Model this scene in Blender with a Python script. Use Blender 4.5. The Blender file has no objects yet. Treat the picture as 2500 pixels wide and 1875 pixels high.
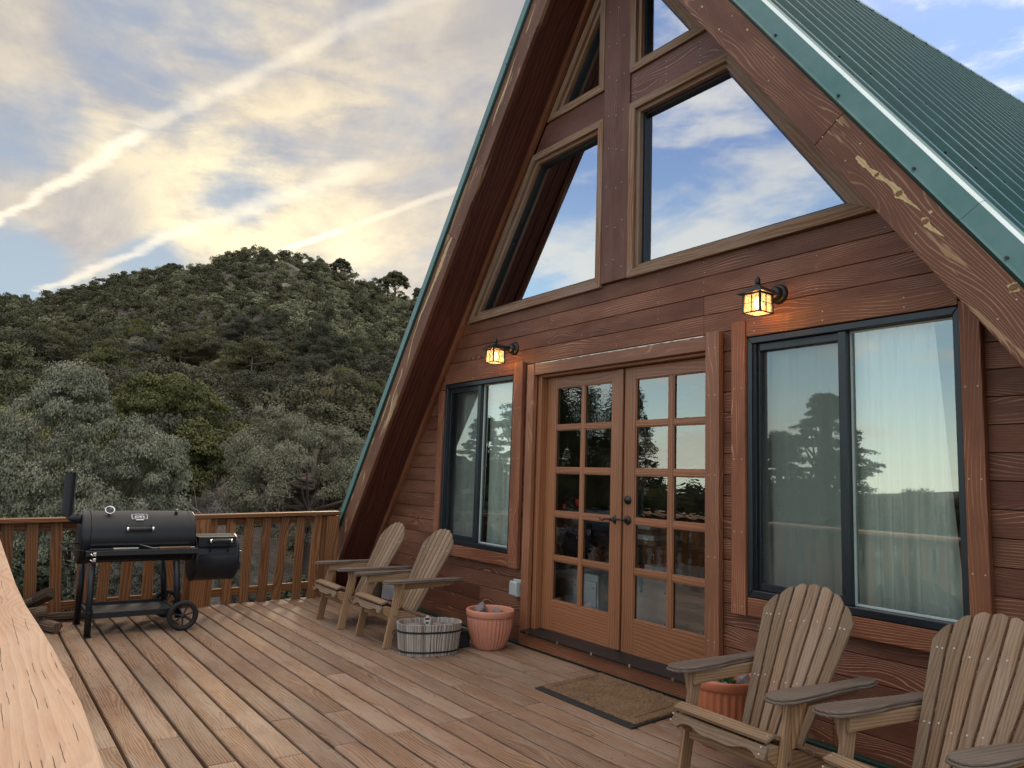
import bpy, math, random
import numpy as np
from mathutils import Vector, Matrix, noise as mnoise
random.seed(7)
R = math.radians
scene = bpy.context.scene
col = scene.collection

# ------------------------------------------------------------------ camera
cam_d = bpy.data.cameras.new('camera')
cam = bpy.data.objects.new('camera', cam_d)
col.objects.link(cam)
scene.camera = cam
cam_d.sensor_width = 36.0
cam_d.lens = 1841.95 / 2500 * 36
cam_d.clip_start = 0.02
cam_d.clip_end = 3000
yaw, pit, rol = 0.9501, 0.1214, 0.0347
Mz = Matrix.Rotation(yaw, 3, 'Z')
Mb = Matrix(((1, 0, 0), (0, 0, -1), (0, 1, 0)))
Mx = Matrix.Rotation(pit, 3, 'X')
Mr = Matrix.Rotation(rol, 3, 'Z')
CAM = Mz @ Mb @ Mx @ Mr
cam.matrix_world = Matrix.Translation((0, 0, 1.35)) @ CAM.to_4x4()

# ------------------------------------------------------------------ view
scene.view_settings.view_transform = 'Standard'
scene.view_settings.look = 'None'
scene.view_settings.exposure = 0.2
scene.view_settings.gamma = 1.0
scene.cycles.max_bounces = 8
scene.cycles.transparent_max_bounces = 16
scene.cycles.diffuse_bounces = 4
scene.cycles.glossy_bounces = 4
scene.cycles.sample_clamp_indirect = 4.0
scene.cycles.use_denoising = True

# ------------------------------------------------------------------ node helper
class NT:
    def __init__(s, nt):
        s.nt = nt; s.n = nt.nodes; s.l = nt.links
    def _set(s, sock, v):
        if isinstance(v, bpy.types.NodeSocket): s.l.new(v, sock)
        elif v is not None:
            if isinstance(v, (tuple, list)) and len(v) == 3 and sock.type == 'RGBA': v = (*v, 1)
            sock.default_value = v
    def node(s, t, ins=None, **kw):
        n = s.n.new(t)
        for k, v in kw.items(): setattr(n, k, v)
        for k, v in (ins or {}).items(): s._set(n.inputs[k], v)
        return n
    def m(s, op, a, b=None, c=None, clamp=False):
        n = s.n.new('ShaderNodeMath'); n.operation = op; n.use_clamp = clamp
        s._set(n.inputs[0], a)
        if b is not None: s._set(n.inputs[1], b)
        if c is not None: s._set(n.inputs[2], c)
        return n.outputs[0]
    def vm(s, op, a, b=None, c=None, out=0):
        n = s.n.new('ShaderNodeVectorMath'); n.operation = op
        s._set(n.inputs[0], a)
        if b is not None: s._set(n.inputs[1], b)
        if c is not None: s._set(n.inputs[2], c)
        return n.outputs[out]
    def mix(s, f, a, b, mode='MIX'):
        n = s.n.new('ShaderNodeMix'); n.data_type = 'RGBA'; n.blend_type = mode; n.clamp_factor = True
        s._set(n.inputs[0], f); s._set(n.inputs[6], a); s._set(n.inputs[7], b)
        return n.outputs[2]
    def ss(s, x, lo, hi, a=0.0, b=1.0):
        n = s.n.new('ShaderNodeMapRange'); n.interpolation_type = 'SMOOTHSTEP'; n.clamp = True
        s._set(n.inputs[0], x); s._set(n.inputs[1], lo); s._set(n.inputs[2], hi); s._set(n.inputs[3], a); s._set(n.inputs[4], b)
        return n.outputs[0]
    def lin(s, x, lo, hi, a=0.0, b=1.0):
        n = s.n.new('ShaderNodeMapRange'); n.clamp = True
        s._set(n.inputs[0], x); s._set(n.inputs[1], lo); s._set(n.inputs[2], hi); s._set(n.inputs[3], a); s._set(n.inputs[4], b)
        return n.outputs[0]
    def noise(s, v, scale, detail=4, rough=0.55, dist=0.0, out=0, dims='3D'):
        n = s.n.new('ShaderNodeTexNoise'); n.noise_dimensions = dims
        s._set(n.inputs['Vector'], v); s._set(n.inputs['Scale'], scale)
        n.inputs['Detail'].default_value = detail; n.inputs['Roughness'].default_value = rough; n.inputs['Distortion'].default_value = dist
        return n.outputs[out]
    def comb(s, x, y, z=0.0):
        n = s.n.new('ShaderNodeCombineXYZ')
        s._set(n.inputs[0], x); s._set(n.inputs[1], y); s._set(n.inputs[2], z)
        return n.outputs[0]
    def sep(s, v):
        n = s.n.new('ShaderNodeSeparateXYZ'); s._set(n.inputs[0], v); return n.outputs

# ------------------------------------------------------------------ world
SUN_AZ, SUN_EL = 153.0, 15.5
sun_dir = Vector((math.cos(R(SUN_EL)) * math.cos(R(SUN_AZ)), math.cos(R(SUN_EL)) * math.sin(R(SUN_AZ)), math.sin(R(SUN_EL))))
world = bpy.data.worlds.new('World'); scene.world = world; world.use_nodes = True
w = NT(world.node_tree); w.n.clear()
def dirv(az, el): return (math.cos(R(el)) * math.cos(R(az)), math.cos(R(el)) * math.sin(R(az)), math.sin(R(el)))
D = w.node('ShaderNodeTexCoord').outputs['Generated']
D = w.vm('NORMALIZE', D)
sky = w.node('ShaderNodeTexSky', sky_type='NISHITA', sun_disc=False)
sky.sun_elevation = R(SUN_EL); sky.sun_rotation = R(90 - SUN_AZ)
sky.altitude = 1800; sky.air_density = 1.0; sky.dust_density = 1.0; sky.ozone_density = 1.2
dx, dy, dz = w.sep(D)
dzc = w.m('MAXIMUM', dz, 0.045)
px = w.m('DIVIDE', dx, dzc); py = w.m('DIVIDE', dy, dzc)
P = w.comb(px, py, 0.0)
dzs = w.m('ADD', w.m('MAXIMUM', dz, 0.0), 0.16)
PS = w.comb(w.m('DIVIDE', dx, dzs), w.m('DIVIDE', dy, dzs), 0.0)
def blob(az, el, inner, outer):
    dt = w.vm('DOT_PRODUCT', D, dirv(az, el), out=1)
    a = w.m('ARCCOSINE', w.m('MINIMUM', dt, 0.99999))
    return w.ss(a, R(outer), R(inner))
# streaky high cloud, drawn out along one wind direction, seen on a flat layer far above
rotn = w.node('ShaderNodeMapping', {'Vector': PS, 'Rotation': (0, 0, R(-35)), 'Scale': (0.8, 1.7, 1.0)})
Pw = rotn.outputs[0]
wob = w.noise(PS, 0.9, 3, 0.5, out=1)
Pd = w.vm('MULTIPLY_ADD', w.vm('SUBTRACT', wob, (0.5, 0.5, 0.5)), (1.1, 1.1, 0.0), Pw)
n_big = w.noise(Pd, 0.95, 8, 0.56, 0.2)
n_mid = w.noise(w.vm('ADD', Pd, (7.3, 2.1, 0)), 2.6, 9, 0.60, 0.2)
n_dir = w.noise(w.vm('MULTIPLY', D, (1, 1, 1.9)), 4.6, 8, 0.56, 0.15)
n_fine = w.noise(w.vm('MULTIPLY', D, (1, 1, 1.7)), 15.0, 8, 0.60, 0.25)
front = blob(165, 22, 18, 52)                  # the western half, where the sun went down
wisp = w.noise(w.vm('MULTIPLY', w.node('ShaderNodeMapping', {'Vector': D, 'Rotation': (0, R(14), R(8))}).outputs[0], (2.0, 2.6, 11.0)), 2.4, 9, 0.62, 0.4)
lens = w.m('MULTIPLY', blob(174.3, 16.2, 1.2, 4.4), w.ss(w.vm('DOT_PRODUCT', D, dirv(174.3, 106.2), out=1), -.052, -.030))
cov_f = w.m('ADD', w.m('ADD', w.m('MULTIPLY', lens, .16), w.m('MULTIPLY', w.m('SUBTRACT', wisp, .5), 0.30)), w.m('ADD', w.m('MULTIPLY', n_big, 0.5), w.m('ADD', w.m('MULTIPLY', n_dir, 0.37), w.m('MULTIPLY', n_fine, 0.15))))
clearA = w.m('MAXIMUM', blob(179, 12.0, 1.0, 4.2), blob(170.8, 13.6, .3, 3.4))           # open blue patches in the west
clearB = blob(178.2, 20.2, 1.2, 4.6)
clearC = blob(172, 27.5, 2, 9)
clearD = blob(165.5, 19.0, .6, 4)
open_f = w.m('ADD', w.m('ADD', w.m('MULTIPLY', clearA, .23), w.m('MULTIPLY', clearB, .18)), w.m('ADD', w.m('MULTIPLY', clearC, .12), w.m('MULTIPLY', clearD, .14)))
cov = w.ss(w.m('SUBTRACT', cov_f, open_f), 0.28, 0.55)
# cloud colours
warm = blob(164, 18.5, 2, 25)
hot = blob(165.5, 18.4, 0.3, 7.5)
hot2 = blob(157, 16.2, 0.2, 3.5)
grey = w.mix(w.ss(n_mid, .35, .65), (0.42, 0.39, 0.38), (0.64, 0.57, 0.47))
cream = w.mix(w.ss(w.m('ADD', w.m('MULTIPLY', n_fine, .35), w.m('MULTIPLY', n_dir, .65)), .34, .62), (0.62, 0.50, 0.36), (0.95, 0.80, 0.53))
cl = w.mix(w.m('MULTIPLY', w.m('MULTIPLY', warm, w.m('SUBTRACT', 1.0, w.m('MULTIPLY', lens, .8))), w.ss(w.m('ADD', w.m('MULTIPLY', n_dir, .6), w.m('MULTIPLY', wisp, .4)), .38, .60)), grey, cream)
cl = w.mix(w.m('MULTIPLY', w.m('MAXIMUM', hot, w.m('MULTIPLY', hot2, .9)), w.ss(n_fine, .25, .65)), cl, (1.2, 1.0, 0.60))
blue_f = w.mix(w.ss(dz, 0.16, 0.42), (0.38, 0.46, 0.53), (0.31, 0.36, 0.45))
west = w.mix(cov, blue_f, cl)
# contrails: straight lines on the cloud layer, torn at the edges
def trail(p0, p1, width, strength, tear=0.5, fade=None):
    ax, ay = p0; bx_, by_ = p1
    L = math.hypot(bx_ - ax, by_ - ay); ux, uy = (bx_ - ax) / L, (by_ - ay) / L
    wv = w.noise(P, 2.2, 5, 0.6, out=1)
    Q = w.vm('MULTIPLY_ADD', w.vm('SUBTRACT', wv, (0.5, 0.5, 0.5)), (0.22 * tear, 0.22 * tear, 0), P)
    rel = w.vm('SUBTRACT', Q, (ax, ay, 0))
    along = w.m('DIVIDE', w.vm('DOT_PRODUCT', rel, (ux, uy, 0), out=1), L)
    across = w.m('ABSOLUTE', w.vm('DOT_PRODUCT', rel, (-uy, ux, 0), out=1))
    wd = w.m('MULTIPLY', w.m('ADD', 0.6, w.m('MULTIPLY', n_fine, 0.9)), width)
    f = w.ss(w.m('DIVIDE', across, wd), 1.6, 0.15)
    f = w.m('MULTIPLY', f, w.m('MULTIPLY', w.ss(along, -0.03, 0.03), w.ss(along, 1.03, 0.93)))
    return w.m('MULTIPLY', f, w.m('MULTIPLY', strength, w.ss(n_fine, .22, .55, .55, 1.0)))
t1 = trail((-3.95, -0.02), (-2.42, 0.35), 0.026, 0.85, .75)
t1b = trail((-2.42, 0.33), (-2.02, 0.47), 0.03, 0.35, .5)
t1c = trail((-2.06, 0.455), (-1.05, 0.78), 0.024, 0.40, .6)
t2 = trail((-3.60, 1.055), (-2.9, 1.19), 0.022, 1.0, .12)
t2b = trail((-2.9, 1.19), (-2.0, 1.36), 0.022, 0.40, .3)
t3 = trail((-5.3, .27), (-3.2, .69), 0.038, 0.55, 1.0)
t3b = trail((-3.35, .64), (-2.2, 1.02), 0.055, 0.40, 1.0)
tr = w.m('MAXIMUM', w.m('MAXIMUM', w.m('MAXIMUM', t1, t1b), w.m('MAXIMUM', t1c, t2)), w.m('MAXIMUM', w.m('MAXIMUM', t2b, t3), t3b))
trc = w.mix(w.m('MAXIMUM', warm, w.m('MULTIPLY', w.ss(dz, 0.45, 0.2), .7)), (0.74, 0.66, 0.56), (1.25, 1.08, 0.78))
west = w.mix(tr, west, trc)
# eastern half: open blue with a pale low band, a few soft clouds
lowband = w.ss(dz, 0.30, 0.0)
east_b = w.mix(w.ss(dz, 0.05, 0.46), (1.00, 1.40, 1.52), (0.36, 0.52, 0.92))
east_b = w.mix(w.ss(dz, 0.16, -0.02), east_b, (1.9, 2.0, 1.55))
ncl = w.noise(w.vm('MULTIPLY', D, (1, 1, 3.2)), 3.6, 8, 0.58, 0.3)
cmask = w.ss(w.m('ADD', w.m('SUBTRACT', ncl, w.m('SUBTRACT', w.m('MULTIPLY', blob(110, 32, 6, 26), .07), w.m('MULTIPLY', blob(-129, 17, 2, 11), .10))), w.m('MULTIPLY', w.m('SUBTRACT', n_mid, .5), .35)), 0.43, 0.66)
east = w.mix(w.m('MULTIPLY', cmask, 0.75), east_b, (1.5, 1.36, 1.14))
skycol = w.mix(front, east, west)
# added bright overhead cloud lights the deck from above
skycol = w.mix(w.ss(dz, 0.56, 0.80), skycol, w.mix(w.ss(n_mid, .3, .7), (1.35, 1.20, 1.06), (2.1, 1.88, 1.66)))
# daylight model underneath keeps the overall tint
nish = w.vm('MULTIPLY', sky.outputs[0], (0.008, 0.008, 0.008))
skycol = w.vm('ADD', skycol, nish)
# the ground side of the world
gm = w.ss(dz, -0.02, 0.0)
skycol = w.mix(gm, (0.06, 0.055, 0.045), skycol)
fin = w.vm('MULTIPLY', skycol, (10.0, 10.0, 10.0))
bg = w.node('ShaderNodeBackground', {'Color': fin, 'Strength': 0.1})
wo = w.node('ShaderNodeOutputWorld'); w.l.new(bg.outputs[0], wo.inputs[0])
world.cycles.sampling_method = 'MANUAL'; world.cycles.sample_map_resolution = 1024

# ------------------------------------------------------------------ sun
sd = bpy.data.lights.new('sun', 'SUN'); sd.energy = 2.2; sd.angle = R(7); sd.color = (1.0, 0.80, 0.55)
so = bpy.data.objects.new('sun', sd); col.objects.link(so)
so.rotation_euler = sun_dir.to_track_quat('Z', 'Y').to_euler()

# ------------------------------------------------------------------ mesh builder
class MB:
    def __init__(s):
        s.v = []; s.f = []; s.uv = []; s.rn = []; s.mi = []; s.sm = []
    def face(s, pts, uvs, rn, mi=0, smooth=False):
        i = len(s.v); s.v += [tuple(p) for p in pts]
        s.f.append(list(range(i, i + len(pts)))); s.uv += list(uvs); s.rn += [rn] * len(pts); s.mi.append(mi); s.sm.append(smooth)
    def prism(s, prof, O, ax, ay, az, z0, z1, mi=0, grain='x', smooth=False, ch=0.0, rn=None, cap=True):
        """profile (x,y) polygon CCW in the ax,ay plane, from z0 to z1 along az; grain along x, y or z; ch = chamfer of the two cap edges"""
        O = Vector(O); ax = Vector(ax); ay = Vector(ay); az = Vector(az)
        rn = rn or (random.random(), random.random())
        ou, ov = random.random() * 40, random.random() * 40
        n = len(prof)
        ar = sum(prof[i][0] * prof[(i + 1) % n][1] - prof[(i + 1) % n][0] * prof[i][1] for i in range(n))
        if ar < 0: prof = prof[::-1]
        def pt(p, z): return O + ax * p[0] + ay * p[1] + az * z
        def inset(d):
            out = []
            for i in range(n):
                a = Vector(prof[i - 1]); b = Vector(prof[i]); c = Vector(prof[(i + 1) % n])
                e1 = (b - a); e2 = (c - b)
                if e1.length < 1e-9 or e2.length < 1e-9: out.append(tuple(b)); continue
                e1.normalize(); e2.normalize()
                n1 = Vector((-e1.y, e1.x)); n2 = Vector((-e2.y, e2.x)); m = n1 + n2
                out.append(tuple(b + m * (d / max(.35, 1 + n1.dot(n2)))))
            return out
        def uvc(p):
            if grain == 'x': return (p[0] + ou, p[1] + ov)
            if grain == 'y': return (p[1] + ou, p[0] + ov)
            return (p[0] * .3 + ou, p[1] + ov)
        rings = []
        if ch > 0:
            pi = inset(ch); sg = 1 if z1 > z0 else -1
            rings = [(pi, z0), (prof, z0 + ch * sg), (prof, z1 - ch * sg), (pi, z1)]
        else: rings = [(prof, z0), (prof, z1)]
        flip = (ax.cross(ay).dot(az) * (1 if z1 > z0 else -1)) < 0
        def add(pts, uvs, sm=False):
            if flip: pts = pts[::-1]; uvs = uvs[::-1]
            s.face(pts, uvs, rn, mi, sm)
        if cap:
            p0, zz = rings[0]; add([pt(p, zz) for p in p0][::-1], [uvc(p) for p in p0][::-1])
            p1, zz = rings[-1]; add([pt(p, zz) for p in p1], [uvc(p) for p in p1])
        acc = [0.0]
        for i in range(n): acc.append(acc[-1] + math.dist(prof[i], prof[(i + 1) % n]))
        for r in range(len(rings) - 1):
            (pa, za), (pb, zb) = rings[r], rings[r + 1]
            for i in range(n):
                j = (i + 1) % n
                if grain == 'z': uvs = [(za + ou, acc[i] + ov), (za + ou, acc[i + 1] + ov), (zb + ou, acc[i + 1] + ov), (zb + ou, acc[i] + ov)]
                elif grain == 'x': uvs = [(prof[i][0] + ou, prof[i][1] + ov + za), (prof[j][0] + ou, prof[j][1] + ov + za), (prof[j][0] + ou, prof[j][1] + ov + zb), (prof[i][0] + ou, prof[i][1] + ov + zb)]
                else: uvs = [(prof[i][1] + ou, prof[i][0] + ov + za), (prof[j][1] + ou, prof[j][0] + ov + za), (prof[j][1] + ou, prof[j][0] + ov + zb), (prof[i][1] + ou, prof[i][0] + ov + zb)]
                add([pt(pa[i], za), pt(pa[j], za), pt(pb[j], zb), pt(pb[i], zb)], uvs, smooth)
    def beam(s, a, b, side, w_, t, r=0.003, mi=0, rn=None):
        """board from a to b (centre line), width w_ along side, thickness t along (a->b) x side"""
        a = Vector(a); b = Vector(b); ax = (b - a); L = ax.length; ax.normalize()
        sd_ = Vector(side); sd_ = (sd_ - ax * sd_.dot(ax)).normalized(); up = ax.cross(sd_)
        h, k = w_ / 2, t / 2; r = min(r, h * .9, k * .9)
        if r > 0: prof = [(-h + r, -k), (h - r, -k), (h, -k + r), (h, k - r), (h - r, k), (-h + r, k), (-h, k - r), (-h, -k + r)]
        else: prof = [(-h, -k), (h, -k), (h, k), (-h, k)]
        s.prism(prof, a, sd_, up, ax, 0, L, mi, 'z', ch=min(r, L * .3) if r > 0 else 0, rn=rn)
    def box(s, lo, hi, mi=0, r=0.0, grain=0, rn=None):
        lo = Vector(lo); hi = Vector(hi); c = (lo + hi) / 2; d = hi - lo
        e = [Vector((1, 0, 0)), Vector((0, 1, 0)), Vector((0, 0, 1))]
        g = grain; o = [(1, 2), (2, 0), (0, 1)][g]
        a = c - e[g] * d[g] / 2; b = c + e[g] * d[g] / 2
        s.beam(a, b, e[o[0]], d[o[0]], d[o[1]], r, mi, rn)
    def lathe(s, prof, O, axis=(0, 0, 1), n=32, mi=0, smooth=True, rad=None, rn=None):
        """prof: list of (r,z)"""
        O = Vector(O); az = Vector(axis).normalized(); t = Vector((1, 0, 0)) if abs(az.x) < .9 else Vector((0, 1, 0))
        ax = (t - az * t.dot(az)).normalized(); ay = az.cross(ax); rn = rn or (random.random(), random.random())
        def pt(k, j):
            r_, z_ = prof[k]; a = 2 * math.pi * j / n
            if rad: r_ = rad(r_, z_, a)
            return O + ax * r_ * math.cos(a) + ay * r_ * math.sin(a) + az * z_
        base = len(s.v)
        for k in range(len(prof)):
            for j in range(n): s.v.append(tuple(pt(k, j)))
        for k in range(len(prof) - 1):
            for j in range(n):
                j2 = (j + 1) % n
                s.f.append([base + k * n + j, base + k * n + j2, base + (k + 1) * n + j2, base + (k + 1) * n + j])
                u0, u1 = j / n, (j + 1) / n
                s.uv += [(u0, prof[k][1]), (u1, prof[k][1]), (u1, prof[k + 1][1]), (u0, prof[k + 1][1])]
                s.rn += [rn] * 4; s.mi.append(mi); s.sm.append(smooth)
    def tube(s, pts, r, n=10, mi=0, r1=None, rn=None):
        pts = [Vector(p) for p in pts]; rn = rn or (random.random(), random.random()); N = len(pts); base = len(s.v)
        prev = None
        for i, p in enumerate(pts):
            d = (pts[min(i + 1, N - 1)] - pts[max(i - 1, 0)]).normalized()
            if prev is None: t = Vector((0, 0, 1)) if abs(d.z) < .9 else Vector((1, 0, 0)); ax = (t - d * t.dot(d)).normalized()
            else: ax = (prev - d * prev.dot(d)).normalized()
            prev = ax; ay = d.cross(ax); rr = r if r1 is None else r + (r1 - r) * i / (N - 1)
            for j in range(n):
                a = 2 * math.pi * j / n; s.v.append(tuple(p + ax * rr * math.cos(a) + ay * rr * math.sin(a)))
        acc = 0
        for i in range(N - 1):
            L = (pts[i + 1] - pts[i]).length
            for j in range(n):
                j2 = (j + 1) % n
                s.f.append([base + i * n + j, base + i * n + j2, base + (i + 1) * n + j2, base + (i + 1) * n + j])
                s.uv += [(acc, j / n * .1), (acc, (j + 1) / n * .1), (acc + L, (j + 1) / n * .1), (acc + L, j / n * .1)]
                s.rn += [rn] * 4; s.mi.append(mi); s.sm.append(True)
            acc += L
        for e_, rev in ((0, True), (N - 1, False)):
            idx = [base + e_ * n + j for j in range(n)]
            if rev: idx = idx[::-1]
            s.f.append(idx); s.uv += [(0, 0)] * n; s.rn += [rn] * n; s.mi.append(mi); s.sm.append(False)
    def disc(s, c, nrm, r, n=8, mi=0, h=0.0015):
        c = Vector(c); nrm = Vector(nrm).normalized(); t = Vector((0, 0, 1)) if abs(nrm.z) < .9 else Vector((1, 0, 0))
        ax = (t - nrm * t.dot(nrm)).normalized(); ay = nrm.cross(ax)
        prof = [(r * math.cos(2 * math.pi * j / n), r * math.sin(2 * math.pi * j / n)) for j in range(n)]
        s.prism(prof, c, ax, ay, nrm, -0.002, h, mi)
    def build(s, name, mats, parent=None, origin=None):
        me = bpy.data.meshes.new(name)
        o_ = Vector(origin) if origin is not None else Vector(parent['_org']) if parent else Vector((0, 0, 0))
        V = [(a - o_[0], b - o_[1], c - o_[2]) for a, b, c in s.v]
        me.from_pydata(V, [], s.f)
        uv = me.uv_layers.new(name='UVMap'); uv.data.foreach_set('uv', np.array(s.uv, dtype=np.float32).ravel())
        rl = me.uv_layers.new(name='RND'); rl.data.foreach_set('uv', np.array(s.rn, dtype=np.float32).ravel())
        for m_ in (mats if isinstance(mats, (list, tuple)) else [mats]): me.materials.append(m_)
        me.polygons.foreach_set('material_index', s.mi)
        me.polygons.foreach_set('use_smooth', s.sm)
        me.update()
        ob = bpy.data.objects.new(name, me); col.objects.link(ob)
        if parent: ob.parent = parent
        elif origin is not None: ob.location = o_
        return ob

def tag(o, label=None, cat=None, group=None, kind=None):
    if label: o['label'] = label
    if cat: o['category'] = cat
    if group: o['group'] = group
    if kind: o['kind'] = kind
    return o
def empty(name, loc, label, cat, group=None):
    o = bpy.data.objects.new(name, None); col.objects.link(o); o.location = loc
    o.empty_display_size = 0.1; o['_org'] = list(loc)
    return tag(o, label, cat, group)
def sub(parent_obj):
    """origin of a mesh part, so a sub-part built in world space lands right"""
    return parent_obj
def build_sub(mb, name, mats, part, root):
    o = mb.build(name, mats, None, root['_org']); o.location = (0, 0, 0); o.parent = part
    return o
def copy_tree(o, parent=None):
    c = o.copy(); col.objects.link(c); c.parent = parent
    for ch in [x for x in bpy.data.objects if x.parent == o]: copy_tree(ch, c)
    return c

# ------------------------------------------------------------------ materials
def principled(name):
    m_ = bpy.data.materials.new(name); m_.use_nodes = True; t = NT(m_.node_tree)
    b = [n for n in t.n if n.type == 'BSDF_PRINCIPLED'][0]
    return m_, t, b
def flat(name, colr, rough=0.5, metal=0.0, nscale=30, namp=0.12, bump=0.0, spec=0.5, coat=0.0):
    m_, t, b = principled(name)
    tc = t.node('ShaderNodeTexCoord').outputs['Object']
    n1 = t.noise(tc, nscale, 5, 0.6); n2 = t.noise(tc, nscale * .13, 4, .5)
    f = t.m('ADD', t.m('MULTIPLY', n1, .5), t.m('MULTIPLY', n2, .5))
    k = t.lin(f, .3, .7, 1 - namp, 1 + namp)
    t._set(b.inputs['Base Color'], t.vm('MULTIPLY', colr, t.comb(k, k, k)))
    t._set(b.inputs['Roughness'], t.lin(n2, .3, .7, max(0.02, rough - .08), rough + .08))
    b.inputs['Metallic'].default_value = metal; b.inputs['Specular IOR Level'].default_value = spec
    b.inputs['Coat Weight'].default_value = coat
    if bump:
        bp = t.node('ShaderNodeBump', {'Height': n1, 'Strength': bump, 'Distance': 0.002}); t.l.new(bp.outputs[0], b.inputs['Normal'])
    return m_
def wood(name, dark, light, freq=34, rough=0.75, knots=0.5, bump=0.25, grey=None, greyamt=0.0, bare=None, bareamt=0.0, var=0.22, contrast=1.0, cracks=0.0, spec=0.3, fine=1.0, knotdark=0.5, lightline=False, blotch=.35):
    m_, t, b = principled(name)
    uv = t.node('ShaderNodeUVMap', uv_map='UVMap').outputs[0]
    rd = t.node('ShaderNodeUVMap', uv_map='RND').outputs[0]
    ra, rb, _ = t.sep(rd)
    u, v, _ = t.sep(uv)
    # growth-ring phase: distance across the board bent by slow noise and by knots
    low = t.noise(t.comb(t.m('MULTIPLY', u, 0.55), t.m('MULTIPLY', v, 3.0), t.m('MULTIPLY', ra, 30)), 1.0, 2, 0.5)
    kv = t.node('ShaderNodeTexVoronoi', {'Vector': t.comb(t.m('MULTIPLY', u, 1.5), t.m('MULTIPLY', v, 6.0), t.m('MULTIPLY', rb, 20)), 'Scale': 1.0, 'Randomness': 1.0}, feature='F1')
    kd = kv.outputs['Distance']
    kb = t.m('EXPONENT', t.m('MULTIPLY', t.m('MULTIPLY', kd, kd), -9.0))
    ph = t.m('ADD', t.m('MULTIPLY', v, freq), t.m('ADD', t.m('MULTIPLY', low, freq * .19), t.m('MULTIPLY', kb, knots * 5.0)))
    wig = t.noise(t.comb(t.m('MULTIPLY', u, 2.2), t.m('MULTIPLY', v, 26), ra), 1.0, 4, .6)
    ph = t.m('ADD', ph, t.m('MULTIPLY', wig, .8))
    saw = t.m('FRACT', ph)
    ring = t.m('MULTIPLY', t.ss(saw, 0.0, 0.78), t.ss(saw, 1.0, 0.88))
    ff = t.noise(t.comb(t.m('MULTIPLY', u, 9), t.m('MULTIPLY', v, 420), rb), 1.0, 3, .7)
    bl = t.noise(t.comb(t.m('MULTIPLY', u, 1.3), t.m('MULTIPLY', v, 5), t.m('MULTIPLY', rb, 9)), 1.0, 5, .6)
    mixf = t.m('ADD', t.m('MULTIPLY', ring, 0.55 * contrast), t.m('ADD', t.m('MULTIPLY', ff, 0.35 * fine), t.m('MULTIPLY', bl, blotch)))
    mixf = t.lin(mixf, 0.18, 0.98)
    if lightline:
        line = t.m('MULTIPLY', t.ss(saw, .72, .86), t.ss(saw, 1.0, .92))
        line = t.m('MULTIPLY', line, t.m('MULTIPLY', t.ss(t.m('ADD', bl, t.m('MULTIPLY', kb, .26)), .40, .66), t.ss(ff, .25, .5)))
        c = t.mix(t.lin(t.m('ADD', t.m('MULTIPLY', ff, .5), t.m('MULTIPLY', bl, .7)), .35, .85), dark, light)
        c = t.mix(t.m('MULTIPLY', line, .78), c, lightline)
    else: c = t.mix(mixf, light, dark)
    if grey is not None:
        gn = t.noise(t.comb(t.m('MULTIPLY', u, .8), t.m('MULTIPLY', v, 4), t.m('MULTIPLY', ra, 17)), 1.4, 6, .65)
        c = t.mix(t.m('MULTIPLY', t.ss(gn, .38, .68), greyamt), c, grey)
    k1 = t.ss(kd, 0.10 * (0.6 + knots * .6), 0.03)
    c = t.mix(t.m('MULTIPLY', k1, knotdark if knots > 0 else 0.0), c, tuple(x * .38 for x in dark))
    if bare is not None:
        bn = t.noise(t.comb(t.m('MULTIPLY', u, 1.6), t.m('MULTIPLY', v, 13), t.m('MULTIPLY', rb, 5)), 1.0, 4, .55)
        bk = t.ss(t.m('ADD', bn, t.m('ADD', t.m('MULTIPLY', kb, .13), t.m('MULTIPLY', ff, .05))), .66 - bareamt * .1, .70 - bareamt * .1)
        c = t.mix(t.m('MULTIPLY', bk, .92), c, bare)
    if cracks:
        vv = t.m('ADD', t.m('MULTIPLY', v, 75), t.m('MULTIPLY', t.noise(t.comb(t.m('MULTIPLY', u, 4), t.m('MULTIPLY', v, 14), rb), 1.0, 3, .6), 1.2))
        row = t.m('FLOOR', vv)
        ln_ = t.ss(t.m('ABSOLUTE', t.m('SUBTRACT', t.m('FRACT', vv), .5)), .060, .02)
        cm = t.m('MULTIPLY', ln_, t.ss(t.noise(t.comb(t.m('MULTIPLY', u, 6.5), t.m('MULTIPLY', row, 7.31), ra), 1.0, 2, .5), .55, .60))
        c = t.mix(t.m('MULTIPLY', cm, cracks), c, tuple(x * .12 for x in dark))
    br = t.lin(ra, 0, 1, 1 - var, 1 + var)
    c = t.vm('MULTIPLY', c, t.comb(br, t.m('MULTIPLY', br, t.lin(rb, 0, 1, .98, 1.02)), br))
    t._set(b.inputs['Base Color'], c)
    t._set(b.inputs['Roughness'], t.lin(ff, .3, .7, rough - .1, min(1, rough + .1)))
    b.inputs['Specular IOR Level'].default_value = spec
    hh = t.m('ADD', t.m('MULTIPLY', ff, .6), t.m('MULTIPLY', ring, -.5))
    if cracks: hh = t.m('SUBTRACT', hh, t.m('MULTIPLY', cm, 3.0))
    hh = t.m('SUBTRACT', hh, t.m('MULTIPLY', k1, .5))
    bp = t.node('ShaderNodeBump', {'Height': hh, 'Strength': bump, 'Distance': 0.003}); t.l.new(bp.outputs[0], b.inputs['Normal'])
    return m_

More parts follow.
